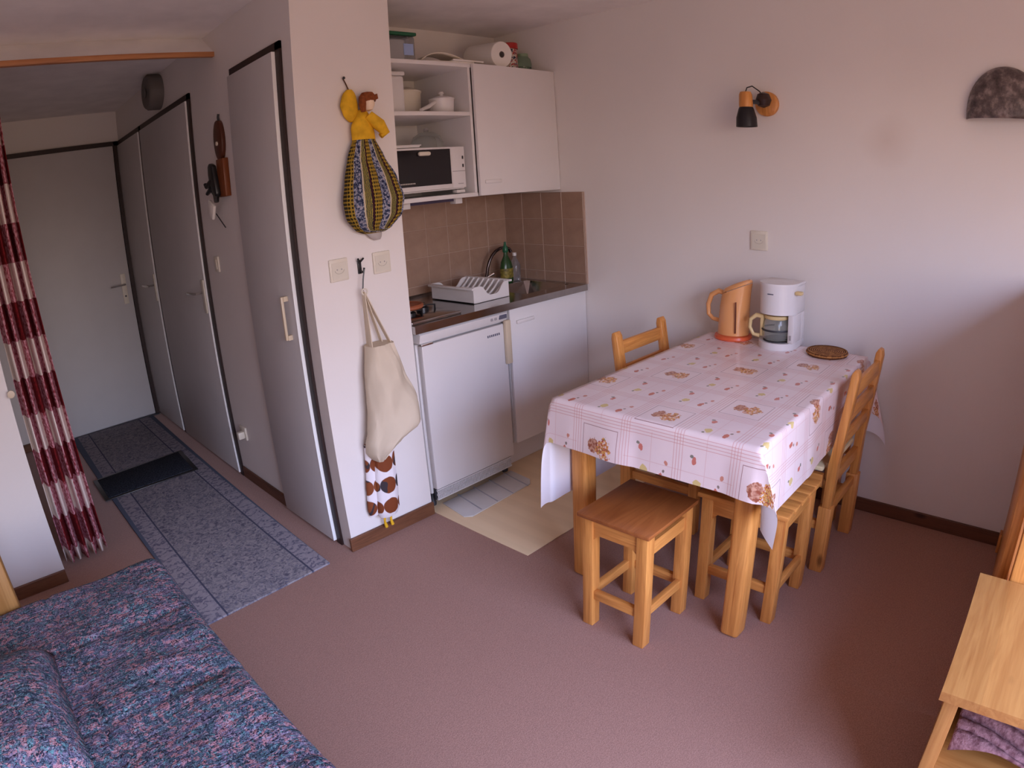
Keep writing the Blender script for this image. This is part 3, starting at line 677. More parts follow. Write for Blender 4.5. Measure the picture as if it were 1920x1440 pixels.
hk = thing('wall_hook', 'small black hook with two prongs between the two pillar sockets', 'hook', (-1.415, 0, 1.16))
m = MB(); m.box(-1.423, -1.407, -.008, 0, 1.160, 1.215, bev=.002).tube([(-1.415, -.008, 1.175), (-1.415, -.03, 1.165), (-1.412, -.034, 1.185)], .004).tube([(-1.420, -.008, 1.205), (-1.428, -.02, 1.222)], .004).tube([(-1.411, -.008, 1.208), (-1.402, -.02, 1.222)], .004)
m.build('hook', M_BLACK, hk)
MB().tube([(-1.414, -.036, 1.180), (-1.424, -.036, 1.14), (-1.432, -.038, 1.095)], .0028, 6).build('cord', M_BLACK, hk)

def blob(name, rings, mat, parent, seg=32, bumpf=None, cap=True):
    """rings: (z, cx, half width x, front depth) -> closed body whose back touches the pillar"""
    m = MB(); R = []
    for (z, cx, hx, dy) in rings:
        ring = []
        for k in range(seg):
            a = 2*PI*k/seg; x = cx+hx*math.cos(a); y = -.004-dy*(1-math.sin(a))*.5
            if bumpf: y -= bumpf(a, z)
            ring.append(m.bm.verts.new((x, min(y, -.002), z)))
        R.append(ring)
    for i in range(len(R)-1):
        for k in range(seg): m.bm.faces.new((R[i][k], R[i][(k+1) % seg], R[i+1][(k+1) % seg], R[i+1][k]))
    if cap: m.bm.faces.new(R[0]); m.bm.faces.new(list(reversed(R[-1])))
    return m
def interp(keys, n):
    out = []
    for i in range(n+1):
        z = keys[0][0]+(keys[-1][0]-keys[0][0])*i/n
        for a, b in zip(keys, keys[1:]):
            if (a[0] <= z <= b[0]) or (a[0] >= z >= b[0]):
                t_ = (z-a[0])/(b[0]-a[0]) if b[0] != a[0] else 0; t_ = t_*t_*(3-2*t_)*.5+t_*.5
                out.append((z,)+tuple(p+(q-p)*t_ for p, q in zip(a[1:], b[1:]))); break
    return out

# doll-shaped bag holder
dl = thing('doll_bag_holder', 'doll-shaped bag holder with yellow top and printed skirt hanging on the pillar', 'bag holder', (-1.36, 0, 1.30))
def skirt_mat():
    k = N('provencal_print', .8, .2); x, y, z = k.sep(k.coord('UV'))
    band = k.math('FRACT', k.math('ADD', k.math('MULTIPLY', x, 2.3), .12))
    v = k.coord('Object')
    dots = k.ramp(k.vor(k.coord('UV', scale=(34, 34, 1)), 1.0, rnd=.1), [(.30, (0, 0, 0, 1)), (.42, (1, 1, 1, 1))])
    yel = k.mix(dots, srgb(44, 38, 22), srgb(158, 130, 46))
    n = k.noise(k.coord('Object', scale=(1, 1, 1)), 95, 3, .7)
    blue = k.ramp(n, [(.38, srgb(24, 26, 52)), (.50, srgb(74, 84, 110)), (.58, srgb(176, 176, 186)), (.68, srgb(88, 44, 52))])
    n2 = k.wave(k.coord('Object', scale=(1, 1, 1)), 55, 8, 3)
    grn = k.ramp(n2, [(.35, srgb(36, 48, 52)), (.6, srgb(74, 82, 60)), (.8, srgb(168, 150, 66))])
    c = k.mix(k.math('GREATER_THAN', band, .30), yel, blue); c = k.mix(k.math('GREATER_THAN', band, .62), c, grn)
    ln = k.math('MULTIPLY', k.math('GREATER_THAN', band, .94), 1.0); c = k.mix(ln, c, srgb(52, 18, 30))
    ln = k.math('MULTIPLY', k.math('GREATER_THAN', band, .60), k.math('LESS_THAN', band, .66)); c = k.mix(ln, c, srgb(190, 176, 150))
    k.color(c); return k.m
keys = [(1.316, -1.345, .045, .045), (1.335, -1.352, .085, .07), (1.385, -1.352, .128, .10), (1.45, -1.350, .138, .105), (1.53, -1.352, .118, .09), (1.62, -1.362, .082, .07), (1.695, -1.362, .048, .055)]
m = blob('skirt', interp(keys, 26), None, dl, 40, lambda a, z: .006*math.sin(a*14)*(1 if z < 1.6 else .5))
uvl = m.bm.loops.layers.uv.new('UVMap')
for fc in m.bm.faces:
    for lp in fc.loops:
        co_ = lp.vert.co; kx = 0; hw = .1
        for a_, b_ in zip(keys, keys[1:]):
            if a_[0] <= co_.z <= b_[0]+1e-6: tt = (co_.z-a_[0])/(b_[0]-a_[0]); kx = a_[1]+(b_[1]-a_[1])*tt; hw = a_[2]+(b_[2]-a_[2])*tt; break
        lp[uvl].uv = (.5+.5*max(-1, min(1, (co_.x-kx)/max(hw, .01))), co_.z*2)
m.build('skirt', skirt_mat(), dl)
MY = plain('yellow_cotton', srgb(216, 168, 40), .8, .2, var=.18, nscale=30)
m = blob('b', interp([(1.690, -1.362, .052, .058), (1.74, -1.366, .050, .060), (1.80, -1.358, .026, .045), (1.812, -1.356, .016, .03)], 8), None, dl, 20); m.build('blouse', MY, dl)
MB().tube([(-1.345, -.05, 1.785), (-1.31, -.07, 1.745), (-1.282, -.065, 1.712), (-1.30, -.06, 1.70)], [.022, .026, .020, .012], 10).build('sleeve', MY, dl)
MB().lathe([(0, -.035), (.018, -.030), (.028, -.012), (.030, .004), (.024, .022), (.010, .034), (0, .036)], (-1.335, -.040, 1.838), 'Z', 18, sx=.85).build('face', plain('cream_skin_cloth', srgb(232, 208, 180), .7), dl)
hr = MB(); hr.lathe([(0, .042), (.022, .038), (.034, .022), (.034, .004), (.030, -.002)], (-1.334, -.036, 1.842), 'Z', 16, cap=False)
hr.tube([(-1.362, -.045, 1.862), (-1.368, -.05, 1.83), (-1.365, -.05, 1.80)], [.012, .015, .009], 8).tube([(-1.312, -.055, 1.868), (-1.304, -.055, 1.85)], [.012, .008], 8)
hr.build('hair', plain('brown_yarn', srgb(128, 66, 28), .9, nscale=80, var=.3), dl)
e = MB().lathe([(.0035, -.001), (.0035, .001)], (-1.322, -.0655, 1.842), 'Y', 8).build('eye', M_DARK, dl)
m = blob('h', interp([(1.765, -1.398, .012, .02), (1.785, -1.405, .032, .03), (1.83, -1.412, .040, .034), (1.875, -1.408, .030, .03), (1.895, -1.402, .012, .02)], 10), None, dl, 20); m.build('bonnet', MY, dl)
MB().tube([(-1.400, -.010, 1.89), (-1.412, -.008, 1.92), (-1.424, -.008, 1.943)], .0025, 6).build('string', plain('brown_string', srgb(90, 60, 40), .9), dl)
MB().lathe([(.003, -.016), (.006, -.016), (.006, -.018), (0, -.018)], (-1.424, 0, 1.943), 'Y', 10).build('nail', M_DARK, dl)
m = blob('t', interp([(1.285, -1.325, .014, .02), (1.30, -1.335, .03, .03), (1.32, -1.345, .04, .035)], 3), None, dl, 14); m.build('lace_hem', plain('grey_lace', (.46, .42, .40, 1), .8), dl)

# tube-shaped fabric holders with brown discs, hanging behind the tote bag
def disc_mat(seed):
    k = N('white_cotton_with_brown_discs_%d' % seed, .8, .2); x, y, z = k.sep(k.coord('Object', loc=(.0, 0, .02)))
    fx = k.math('SUBTRACT', k.math('FRACT', k.math('DIVIDE', k.math('ADD', x, .036+seed*.02), .075)), .5); fz = k.math('SUBTRACT', k.math('FRACT', k.math('DIVIDE', z, .098)), .5)
    r = k.math('SQRT', k.math('ADD', k.math('POWER', k.math('MULTIPLY', fx, .75), 2.0), k.math('POWER', fz, 2.0)))
    pick = k.noise(k.coord('Object', scale=(9, 9, 9)), 1.0, 1)
    brown = k.ramp(pick, [(.46, srgb(120, 62, 34)), (.50, srgb(60, 52, 56)), (.56, srgb(128, 70, 40))], 'CONSTANT')
    k.color(k.mix(k.ramp(r, [(.37, (1, 1, 1, 1)), (.39, (0, 0, 0, 1))]), srgb(226, 220, 222), brown)); return k.m
th = thing('fabric_tube_holder', 'white fabric tube with brown discs hanging below the tote bag', 'bag holder', (-1.45, 0, .05))
m = blob('a', interp([(.120, -1.450, .044, .060), (.14, -1.450, .055, .075), (.30, -1.440, .054, .075), (.46, -1.425, .050, .06)], 10), None, th, 24, lambda a, z: .002*math.sin(9*a)); m.build('front_tube', disc_mat(0), th)
m = blob('a', interp([(.135, -1.512, .022, .030), (.15, -1.510, .032, .040), (.46, -1.475, .036, .04)], 10), None, th, 20); m.build('rear_tube', disc_mat(1), th)
for x in (-1.47, -1.437):
    MB().tube([(x, -.035, .122), (x-.004, -.036, .09), (x+.002, -.034, .062)], [.006, .0055, .008], 6).build('cord_tassel', MY, th)

# tote bag
tg = thing('tote_bag', 'limp cream cotton tote bag hanging from the black hook', 'bag', (-1.40, 0, .40))
MC = plain('cream_cotton', srgb(204, 190, 168), .85, .15, var=.04, nscale=8, bump=.1)
keys = [(.400, -1.475, .020, .085), (.43, -1.465, .052, .10), (.475, -1.435, .085, .125), (.52, -1.378, .130, .135), (.62, -1.372, .118, .125), (.75, -1.388, .090, .11), (.875, -1.394, .060, .085)]
m = blob('a', interp(keys, 30), None, tg, 44, lambda a, z: (.016*abs(math.sin(3.0*a+7*(z-.4)))**.6+.010*math.sin(3.1*a-26*z)+.006*abs(math.sin(7*a+15*z)))*max(0, math.cos(a-1.5*PI))**.7)
m.build('bag_body', MC, tg)
hd = MB()
for (xa, xb, ya) in ((-1.445, -1.440, -.075), (-1.350, -1.345, -.070), (-1.43, -1.425, -.03), (-1.365, -1.362, -.03)):
    hd.bar((xa, ya, .872), (-1.434, -.045, 1.092), .020, .004, up=(1, 0, 0))
hd.build('handles', MC, tg, smooth=False)
MB().tube([(-1.430+.013*math.cos(2*PI*k/14), -.048, 1.092+.013*math.sin(2*PI*k/14)) for k in range(15)], .003, 6, cap=False).build('hanging_ring', M_CREAM, tg)

# ------------------------------------------------------------------ lamps on the long wall
sc = thing('wall_spotlight', 'small wood and black metal spotlight on the long wall', 'wall lamp', (0, -1.08, 1.70))
MB().lathe([(.055, 0), (.055, -.018), (.045, -.026), (0, -.028)], (0, -1.083, 1.797), 'X', 28).build('wall_base', M_PZ, sc)
MB().lathe([(0, -.036), (.026, -.026), (.036, 0), (.026, .026), (0, .036)], (-.045, -1.082, 1.812), 'Z', 18).build('ball_joint', plain('dark_bronze', srgb(52, 34, 30), .4), sc)
MB().tube([(-.05, -1.08, 1.80), (-.10, -1.05, 1.80)], .010, 8).build('arm', M_DARK, sc)
MB().lathe([(.0, .0), (.030, 0), (.031, .012), (.029, .055), (.024, .068), (0, .070)], (-.115, -1.028, 1.775), 'Z', 24).build('lamp_holder', M_PZ, sc)
MB().lathe([(.047, .0), (.045, .04), (.034, .078), (.030, .086), (.027, .086), (.031, .076), (.042, .038), (.044, .0), (.047, 0)], (-.115, -1.028, 1.690), 'Z', 28, cap=False).build('shade', plain('black_shade', (.012, .010, .012, 1), .4), sc)
MB().tube([(-.115, -1.028, 1.842), (-.11, -1.034, 1.862), (-.09, -1.05, 1.87), (-.06, -1.07, 1.85), (-.045, -1.08, 1.83)], .003, 6).build('cable', M_BLACK, sc)
def glaze():
    k = N('mottled_grey_glaze', .45, .5); v = k.coord(); n = k.noise(v, 28, 5, .65)
    k.color(k.ramp(n, [(.32, srgb(56, 46, 46)), (.5, srgb(92, 80, 78)), (.68, srgb(142, 128, 124))])); k.bump(k.noise(v, 60, 4), .5, .005); return k.m
hm = thing('half_moon_wall_lamp', 'dark mottled half-moon ceramic wall lamp near the right edge', 'wall lamp', (0, -2.085, 1.725))
m = MB(); nA, nB = 26, 12
def hmf(u, v):
    a = PI*u; b = v*PI/2; r = math.cos(b)**.85
    return Vector((-.002-.085*math.sin(b), -2.085+.146*math.cos(a)*r, 1.727+(.200*math.sin(a)**.85)*r if True else 0))
m.grid(nA, nB, hmf); ho_ = m.build('shade', glaze(), hm); ss = ho_.modifiers.new('t', 'SOLIDIFY'); ss.thickness = .006
MB().box(-.02, 0, -2.14, -2.03, 1.74, 1.80, bev=.003).build('bracket', M_DARK, hm)

# ------------------------------------------------------------------ dining table
TX0, TX1, TY0, TY1, TZ = -1.240, -.115, -1.598, -.831, .750
tb_ = thing('dining_table', 'pine dining table with its short end against the long wall', 'table', (-.62, -1.2, 0))
MB().box(TX0+.003, TX1, TY0+.003, TY1-.003, TZ-.024, TZ, bev=.006).build('tabletop', M_PX, tb_)
for x in (-1.118, -.178):
    for y in (-1.517, -.858-.003):
        MB().box(x-.035, x+.035, y-.035, y+.035, 0, TZ-.024, bev=.014, seg=3).build('leg', M_PZ, tb_)
MB().box(-1.135, -1.110, -1.485, -.893, TZ-.114, TZ-.024).build('apron', M_PY, tb_, smooth=False)
MB().box(-.190, -.165, -1.485, -.893, TZ-.114, TZ-.024).build('apron', M_PY, tb_, smooth=False)
for y in (-1.525, -.870): MB().box(-1.085, -.213, y-.010, y+.012, TZ-.114, TZ-.024).build('apron', M_PX, tb_, smooth=False)

# tablecloth
def cloth_mat():
    k = N('printed_oilcloth', .33, .45, coat=.15); uv = k.coord('UV'); x, y, z = k.sep(uv)
    white = k.ramp(k.noise(uv, 5, 3), [(.3, srgb(226, 208, 208)), (.7, srgb(236, 220, 218))])
    P = .128
    def tri(v, per, off=0.0): return k.math('ABSOLUTE', k.math('SUBTRACT', k.math('FRACT', k.math('DIVIDE', k.math('ADD', v, off), per)), .5))   # 0 mid-cell, .5 at edge
    def line(v, per, off, w): return k.math('LESS_THAN', tri(v, per, off), w/per)
    pink = srgb(206, 150, 142); c = white
    for vv, oo in ((x, .02), (y, .085)):
        for d_ in (-.015, -.005, .005, .015): c = k.mix(k.math('MULTIPLY', line(vv, P*1.5, oo+d_, .0011), .7), c, pink)
    # framed squares in every other cell
    cx = k.math('FLOOR', k.math('DIVIDE', k.math('ADD', x, .02+P*.75), P*1.5)); cy = k.math('FLOOR', k.math('DIVIDE', k.math('ADD', y, .085+P*.75), P*1.5))
    ux = k.math('SUBTRACT', k.math('FRACT', k.math('DIVIDE', k.math('ADD', x, .02+P*.75), P*1.5)), .5); uy = k.math('SUBTRACT', k.math('FRACT', k.math('DIVIDE', k.math('ADD', y, .085+P*.75), P*1.5)), .5)
    par = k.math('GREATER_THAN', k.math('ABSOLUTE', k.math('MODULO', k.math('ADD', k.math('ADD', cx, cy), 33.0), 3.0)), .5)
    # the pattern cell spans one band to the next (0.288 m)
    ax = k.math('ABSOLUTE', ux); ay = k.math('ABSOLUTE', uy); mx = k.math('MAXIMUM', ax, ay)
    frame = k.math('MULTIPLY', k.math('GREATER_THAN', mx, .355), k.math('LESS_THAN', mx, .367))
    c = k.mix(k.math('MULTIPLY', frame, k.math('MULTIPLY', k.math('SUBTRACT', 1.0, par), .8)), c, srgb(150, 104, 100))
    cross = k.math('MAXIMUM', k.math('LESS_THAN', ax, .006), k.math('LESS_THAN', ay, .006))
    c = k.mix(k.math('MULTIPLY', cross, k.math('MULTIPLY', par, .35)), c, pink)
    # motifs: jug with flowers (even cells), loose fruit sprigs (odd cells)
    wob = k.noise(k.coord('UV', scale=(1, 1, 1)), 55, 3, .6); wob2 = k.noise(k.coord('UV', loc=(3, 1, 0)), 95, 2)
    def ell(cx_, cy_, rx, ry, amt=.9):
        a = k.math('POWER', k.math('DIVIDE', k.math('SUBTRACT', ux, cx_), rx), 2.0); b = k.math('POWER', k.math('DIVIDE', k.math('SUBTRACT', uy, cy_), ry), 2.0)
        return k.math('LESS_THAN', k.math('ADD', k.math('ADD', a, b), k.math('MULTIPLY', k.math('SUBTRACT', wob, .5), 2.6)), amt)
    even = k.math('SUBTRACT', 1.0, par)
    brown = k.ramp(wob2, [(.4, srgb(150, 84, 62)), (.6, srgb(206, 160, 136))])
    c = k.mix(k.math('MULTIPLY', even, ell(.02, .13, .15, .12)), c, brown)
    flow = k.ramp(wob2, [(.36, srgb(190, 60, 62)), (.46, srgb(222, 176, 96)), (.54, srgb(176, 64, 70)), (.62, srgb(150, 150, 84))], 'CONSTANT')
    c = k.mix(k.math('MULTIPLY', even, k.math('MULTIPLY', ell(.0, -.09, .20, .17, .85), k.math('GREATER_THAN', wob2, .43))), c, flow)
    for (px, py, rx, ry, cc) in ((.20, .20, .075, .05, srgb(202, 122, 108)), (-.16, .12, .09, .08, srgb(214, 192, 130)), (-.22, -.22, .10, .05, srgb(196, 116, 98)), (.05, -.30, .05, .04, srgb(204, 140, 120))):
        c = k.mix(k.math('MULTIPLY', par, ell(px, py, rx, ry, .7)), c, cc)
    for (px, py, rx, ry, cc) in ((.27, .25, .03, .035, srgb(134, 130, 118)), (-.26, .16, .03, .025, srgb(134, 132, 112)), (-.10, -.26, .03, .025, srgb(140, 126, 116))):
        c = k.mix(k.math('MULTIPLY', par, ell(px, py, rx, ry, .9)), c, cc)
    # white plain back
    geo = k.n.new('ShaderNodeNewGeometry'); c = k.mix(geo.outputs['Backfacing'], c, srgb(226, 222, 226)); k.color(c); return k.m
cl = MB(); uvd = {}
OF, OR_, OB, OL = .158, .245, .330, .400       # overhang: front (-x), right (-y), at the wall, left (+y)
NXc, NYc = 92, 76
U0, U1, V0, V1 = TX0-OF, TX1+OB, TY0-OR_, TY1+OL
zc_ = TZ+.004
def cloth_pt(u, v):
    a = max(0, TX0-u); bR = max(0, TY0-v); bL = max(0, v-TY1); b = bR+bL; ab = max(0, u-TX1)
    x = min(max(u, TX0), TX1); y = min(max(v, TY0), TY1)
    sgn = -1 if bR > 0 else 1
    if ab > 0:
        # hangs down between table and wall
        if b <= 0: return Vector((TX1+.006+ab*.03, y, zc_-ab*.99))
        r = math.hypot(ab, b); ph = math.atan2(b, ab); f2 = math.sin(2*ph)
        dx = math.cos(ph)*.03+.10*f2; dy = math.sin(ph)*.05+.24*f2
        return Vector((TX1+.006+r*dx, y+sgn*(.004+r*dy), zc_-r*math.sqrt(1-dx*dx-dy*dy)))
    if a <= 0 and b <= 0: return Vector((x, y, zc_))
    if a > 0 and b <= 0:
        # front hang with slight waves, deepening towards the corners
        w = .010*math.sin(v*11+.6)+.004*math.sin(v*27)
        return Vector((TX0-.006-a*.09-max(0, w)*min(1, a*9), v, zc_-a*.985))
    if b > 0 and a <= 0:
        w = (.010*math.sin(u*9+1.1)+.006*math.sin(u*21))*min(1, max(0, (-.75-u)/.12))
        if bL > 0: b = b*(1-.30*math.exp(-((u+.42)/.30)**6))
        k2 = .02+.04*min(1, max(0, (-.70-u)/.15)); k2 *= .5 if bL > 0 else 1
        return Vector((u, y+sgn*(.003+b*k2+max(0, w)*min(1, b*8)), zc_-b*.995))
    r = math.hypot(a, b); ph = math.atan2(b, a)      # 0 = front side, 90 deg = long side
    fold = math.sin(2*ph)
    if bL > 0: dx = math.cos(ph)*.09+.02*fold; dy = math.sin(ph)*.03+.12*fold
    else: dx = math.cos(ph)*.09+.05*fold; dy = math.sin(ph)*.06+.30*fold+.10*math.sin(4*ph)
    k_ = math.sqrt(max(.2, 1-(dx*dx+dy*dy)))
    return Vector((TX0-.006-r*dx, y+sgn*(.006+r*dy), zc_-r*k_))
gs = [[None]*120 for _ in range(120)]
def warp(t, lo, hi, e0, e1): return lo+(hi-lo)*t
us = [U0+(TX0-U0)*i/14 for i in range(14)]+[TX0+(TX1-TX0)*i/60 for i in range(60)]+[TX1+(U1-TX1)*i/18 for i in range(19)]
vs_ = [V0+(TY0-V0)*j/16 for j in range(16)]+[TY0+(TY1-TY0)*j/44 for j in range(44)]+[TY1+(V1-TY1)*j/18 for j in range(19)]
for i, u in enumerate(us):
    for j, v_ in enumerate(vs_):
        vt = cl.bm.verts.new(cloth_pt(u, v_)); gs[i][j] = vt; uvd[vt] = (u, v_)
for i in range(len(us)-1):
    for j in range(len(vs_)-1): cl.bm.faces.new((gs[i][j], gs[i+1][j], gs[i+1][j+1], gs[i][j+1]))
uvl = cl.bm.loops.layers.uv.new('UVMap')
for fc in cl.bm.faces:
    for lp in fc.loops: lp[uvl].uv = uvd[lp.vert]
# keep the printed side up: normals were created counter-clockwise seen from above
def build_cloth():
    bm = cl.bm; me = bpy.data.meshes.new('tablecloth'); org = Vector((-.62, -1.2, TZ)); bmesh.ops.translate(bm, verts=bm.verts, vec=-org); bm.to_mesh(me); bm.free()
    me.polygons.foreach_set('use_smooth', [True]*len(me.polygons)); me.materials.append(cloth_mat())
    o = bpy.data.objects.new('tablecloth', me); COL.objects.link(o); o.location = org; return o
tco = build_cloth(); tag(tco, 'pale pink printed oilcloth with jugs and fruit draped over the dining table', 'tablecloth')

# ------------------------------------------------------------------ stools
def stool(label, x0, x1, y0, y1, H, slatted):
    t = thing('stool', label, 'stool', ((x0+x1)/2, (y0+y1)/2, 0), 'pine stools at the near end of the table')
    w = .042; ov = .012
    ix0, ix1, iy0, iy1 = x0+ov, x1-ov, y0+ov, y1-ov
    for x in (ix0, ix1-w):
        for y in (iy0, iy1-w): MB().box(x, x+w, y, y+w, 0, H-.015, bev=.003).build('leg', M_PZ, t)
    if slatted:
        n = 5; gp = .008; wd_ = ((x1-x0)-gp*(n-1))/n
        for k in range(n):
            x = x0+k*(wd_+gp); MB().box(x, x+wd_, y0, y1, H-.015, H+.003, bev=.003).build('seat_slat', M_PY, t)
    else:
        MB().box(x0, x1, y0, y1, H-.015, H, bev=.004).build('seat', M_PLY, t)
    # rails under the seat, with chamfered corner blocks, and low stretchers
    zr0, zr1 = H-.075, H-.020
    for y in (iy0+.008, iy1-.028):
        MB().box(ix0+w, ix1-w, y, y+.020, zr0-(0 if slatted else .022), zr1-(0 if slatted else .030)).build('rail', M_PX, t, smooth=False)
        MB().box(ix0+w, ix1-w, y, y+.020, .115, .150, bev=.002).build('stretcher', M_PX, t)
    for x in (ix0+.008, ix1-.028):
        m = MB(); L0, L1 = iy0+w, iy1-w
        m.prism([(L0, zr1), (L1, zr1), (L1, zr0-.02), (L1-.02, zr0), (L0+.02, zr0), (L0, zr0-.02)], x, x+.020, axis='X'); m.build('rail', M_PY, t, smooth=False)
        MB().box(x, x+.020, L0, L1, .115, .150, bev=.002).build('stretcher', M_PY, t)
    return t
stool('small stool with flat reddish plywood seat at the left front of the table', -1.385, -1.085, -1.325, -1.045, .452, False)
stool('small stool with slatted pine seat tucked behind the near right table leg', -1.025, -.705, -1.625, -1.285, .440, True)

# ------------------------------------------------------------------ chairs (front faces +y in the model)
M_SEAT = plain('cream_seat_paint', srgb(232, 214, 170), .6, .3, var=.05)
def make_chair(label):
    t = thing('dining_chair', label, 'chair', (0, 0, 0), 'pine ladder-back chairs at the table')
    hw = .19; w = .042
    for s in (-1, 1):
        x = s*(hw-.014)
        MB().box(x-w/2*1.12, x+w/2*1.12, -.027, .027, 0, .285, bev=.004).build('rear_leg', M_PZ, t)
        m = MB()
        prof_ = [(-.020, .285), (.016, .285), (.010, .46), (-.040, .812), (-.052, .830), (-.066, .824), (-.070, .80), (-.026, .46)]
        m.prism(prof_, x-.0215, x+.0215, axis='X', bev=.004); m.build('back_post', M_PZ, t)
        MB().box(x-w/2, x+w/2, .325, .325+w, 0, .425, bev=.004).build('front_leg', M_PZ, t)
        MB().box(x-.010, x+.010, .030, .328, .36, .41).build('side_rail', M_PY, t, smooth=False)
        MB().box(x-.010, x+.010, .030, .328, .18, .215).build('side_stretcher', M_PY, t, smooth=False)
    for z, h in ((.755, .058), (.655, .050), (.555, .045)):
        y = -.012-(z-.46)*.135
        MB().box(-hw+.032, hw-.032, y-.010, y+.008, z-h/2, z+h/2, bev=.004).build('back_rail', M_PX, t)
    MB().box(-hw+.032, hw-.032, -.012, .012, .24, .275, bev=.003).build('rear_stretcher', M_PX, t)
    MB().box(-hw+.032, hw-.032, -.010, .012, .365, .41).build('rear_apron', M_PX, t, smooth=False)
    MB().box(-hw+.008, hw-.008, .335, .355, .365, .41).build('front_apron', M_PX, t, smooth=False)
    m = MB(); m.box(-hw+.008+.03, hw-.038, .012, .345, .425, .447, bev=.006); m.box(-hw-.004, hw+.004, .030, .375, .426, .446, bev=.006); m.build('seat', M_SEAT, t)
    return t
ch = make_chair('pine ladder-back chair with cream seat at the right side of the table')
ch.location = (-.408, -1.622, 0)
ch2 = copy_tree(ch); ch2.location = (-.435, -.700, 0); ch2.rotation_euler = (0, 0, PI)
ch2['label'] = 'pine ladder-back chair on the kitchen side of the table, mostly hidden behind it'

# ------------------------------------------------------------------ on the table
ZQ = TZ+.0045
kt = thing('kettle', 'peach plastic electric kettle on a coral base, left of the coffee maker', 'kettle', (-.155, -.945, ZQ))
KX, KY = -.158, -.972
MB().lathe([(.0, 0), (.084, 0), (.088, .006), (.084, .016), (.070, .020), (0, .021)], (KX, KY, ZQ), 'Z', 36).build('base', M_CORAL, kt)
# the jug leans its spout to -y: handle on +y side
m = MB(); R = []
kk = [(.021, .066, .074, 0), (.07, .064, .072, -.002), (.14, .060, .070, -.006), (.195, .054, .070, -.012), (.225, .050, .072, -.018)]
for (h, rx, ry, oy) in kk:
    R.append([m.bm.verts.new((KX+rx*math.cos(2*PI*k/32), KY+oy+ry*math.sin(2*PI*k/32), ZQ+h+(-.030*math.sin(2*PI*k/32) if h > .2 else (-.015*math.sin(2*PI*k/32) if h > .18 else 0)))) for k in range(32)])
for i in range(len(R)-1):
    for k in range(32): m.bm.faces.new((R[i][k], R[i][(k+1) % 32], R[i+1][(k+1) % 32], R[i+1][k]))
m.bm.faces.new(R[0]); m.bm.faces.new(R[-1]); m.build('jug', M_PEACH, kt)
m = MB(); R = []
for (h, s_) in ((.228, 1.02), (.240, .96), (.247, .8), (.250, .4), (.251, .05)):
    R.append([m.bm.verts.new((KX+.048*s_*math.cos(2*PI*k/32), KY-.018+.072*s_*math.sin(2*PI*k/32), ZQ+h-.030*s_*math.sin(2*PI*k/32))) for k in range(32)])
for i in range(len(R)-1):
    for k in range(32): m.bm.faces.new((R[i][k], R[i][(k+1) % 32], R[i+1][(k+1) % 32], R[i+1][k]))
m.bm.faces.new(R[-1]); m.build('lid', M_PEACH, kt)
MB().tube([(KX, KY+.042, ZQ+.198), (KX, KY+.075, ZQ+.205), (KX, KY+.112, ZQ+.185), (KX, KY+.130, ZQ+.14), (KX, KY+.128, ZQ+.095), (KX, KY+.105, ZQ+.075), (KX, KY+.064, ZQ+.070)], [.011, .012, .012, .011, .010, .009, .010], 10).build('handle', M_PEACH, kt)
m = MB(); m.box(KX-.0670, KX-.058, KY-.040-.0025, KY-.040+.0025, ZQ+.035, ZQ+.175, bev=.002)
m.build('water_gauge', plain('dark_gauge', srgb(110, 60, 40), .3), kt)

cm = thing('coffee_maker', 'white filter coffee maker with yellowed jug handle beside the kettle', 'coffee maker', (-.175, -1.215, ZQ))
CX, CY = -.185, -1.205
def dshape(cx, cy, r, back, n=22):
    """round front towards -x, straight back at x = back"""
    pts = [(cx-r*math.cos(a), cy+r*math.sin(a)) for a in [(-PI/2+PI*k/n) for k in range(n+1)]]
    return [(back, cy-r)]+pts+[(back, cy+r)] if True else pts
MB().prism(dshape(CX, CY, .085, CX+.10), ZQ, ZQ+.030, 'Z', .005).build('base', M_WPL, cm)
MB().lathe([(.062, 0), (.062, .005), (0, .006)], (CX-.01, CY, ZQ+.030), 'Z', 28).build('hotplate', M_DARK, cm)
MB().box(CX+.045, CX+.10, CY-.085, CY+.085, ZQ+.030, ZQ+.150, bev=.005).build('column', M_WPL, cm)
MB().box(CX-.045, CX+.05, CY-.087, CY-.060, ZQ+.030, ZQ+.150, bev=.004).build('side_pillar', M_WPL, cm)
MB().prism(dshape(CX, CY, .083, CX+.10), ZQ+.150, ZQ+.268, 'Z', .006).build('filter_housing', M_WPL, cm)
MB().prism(dshape(CX, CY, .086, CX+.102), ZQ+.268, ZQ+.280, 'Z', .004).build('lid', M_WPL, cm)
MB().box(CX-.03, CX+.0, CY-.112, CY-.080, ZQ+.235, ZQ+.250, bev=.005).build('lid_tab', M_YEL, cm)
MB().box(CX-.0838, CX-.0815, CY-.005, CY+.022, ZQ+.235, ZQ+.239).build('maker_mark', M_GREYC, cm, smooth=False)
MB().box(CX-.050, CX-.0455, CY-.078, CY-.070, ZQ+.045, ZQ+.065, bev=.001).build('switch', M_GREYL, cm)
gj = MB().lathe([(.0, .0), (.054, 0), (.062, .012), (.064, .045), (.056, .078), (.050, .092), (.048, .092), (.054, .077), (.061, .045), (.059, .014), (.052, .003), (0, .003)], (CX-.012, CY+.004, ZQ+.036), 'Z', 36, cap=False).build('glass_jug', M_GLASS, cm)
MB().lathe([(.066, .040), (.0665, .044), (.0645, .048)], (CX-.012, CY+.004, ZQ+.036), 'Z', 36, cap=False).build('jug_band', M_DARK, gj)
MB().lathe([(.054, .090), (.056, .096), (.052, .104), (0, .106)], (CX-.012, CY+.004, ZQ+.036), 'Z', 36).build('jug_lid', M_YEL, gj)
hx, hy = CX-.035, CY+.066
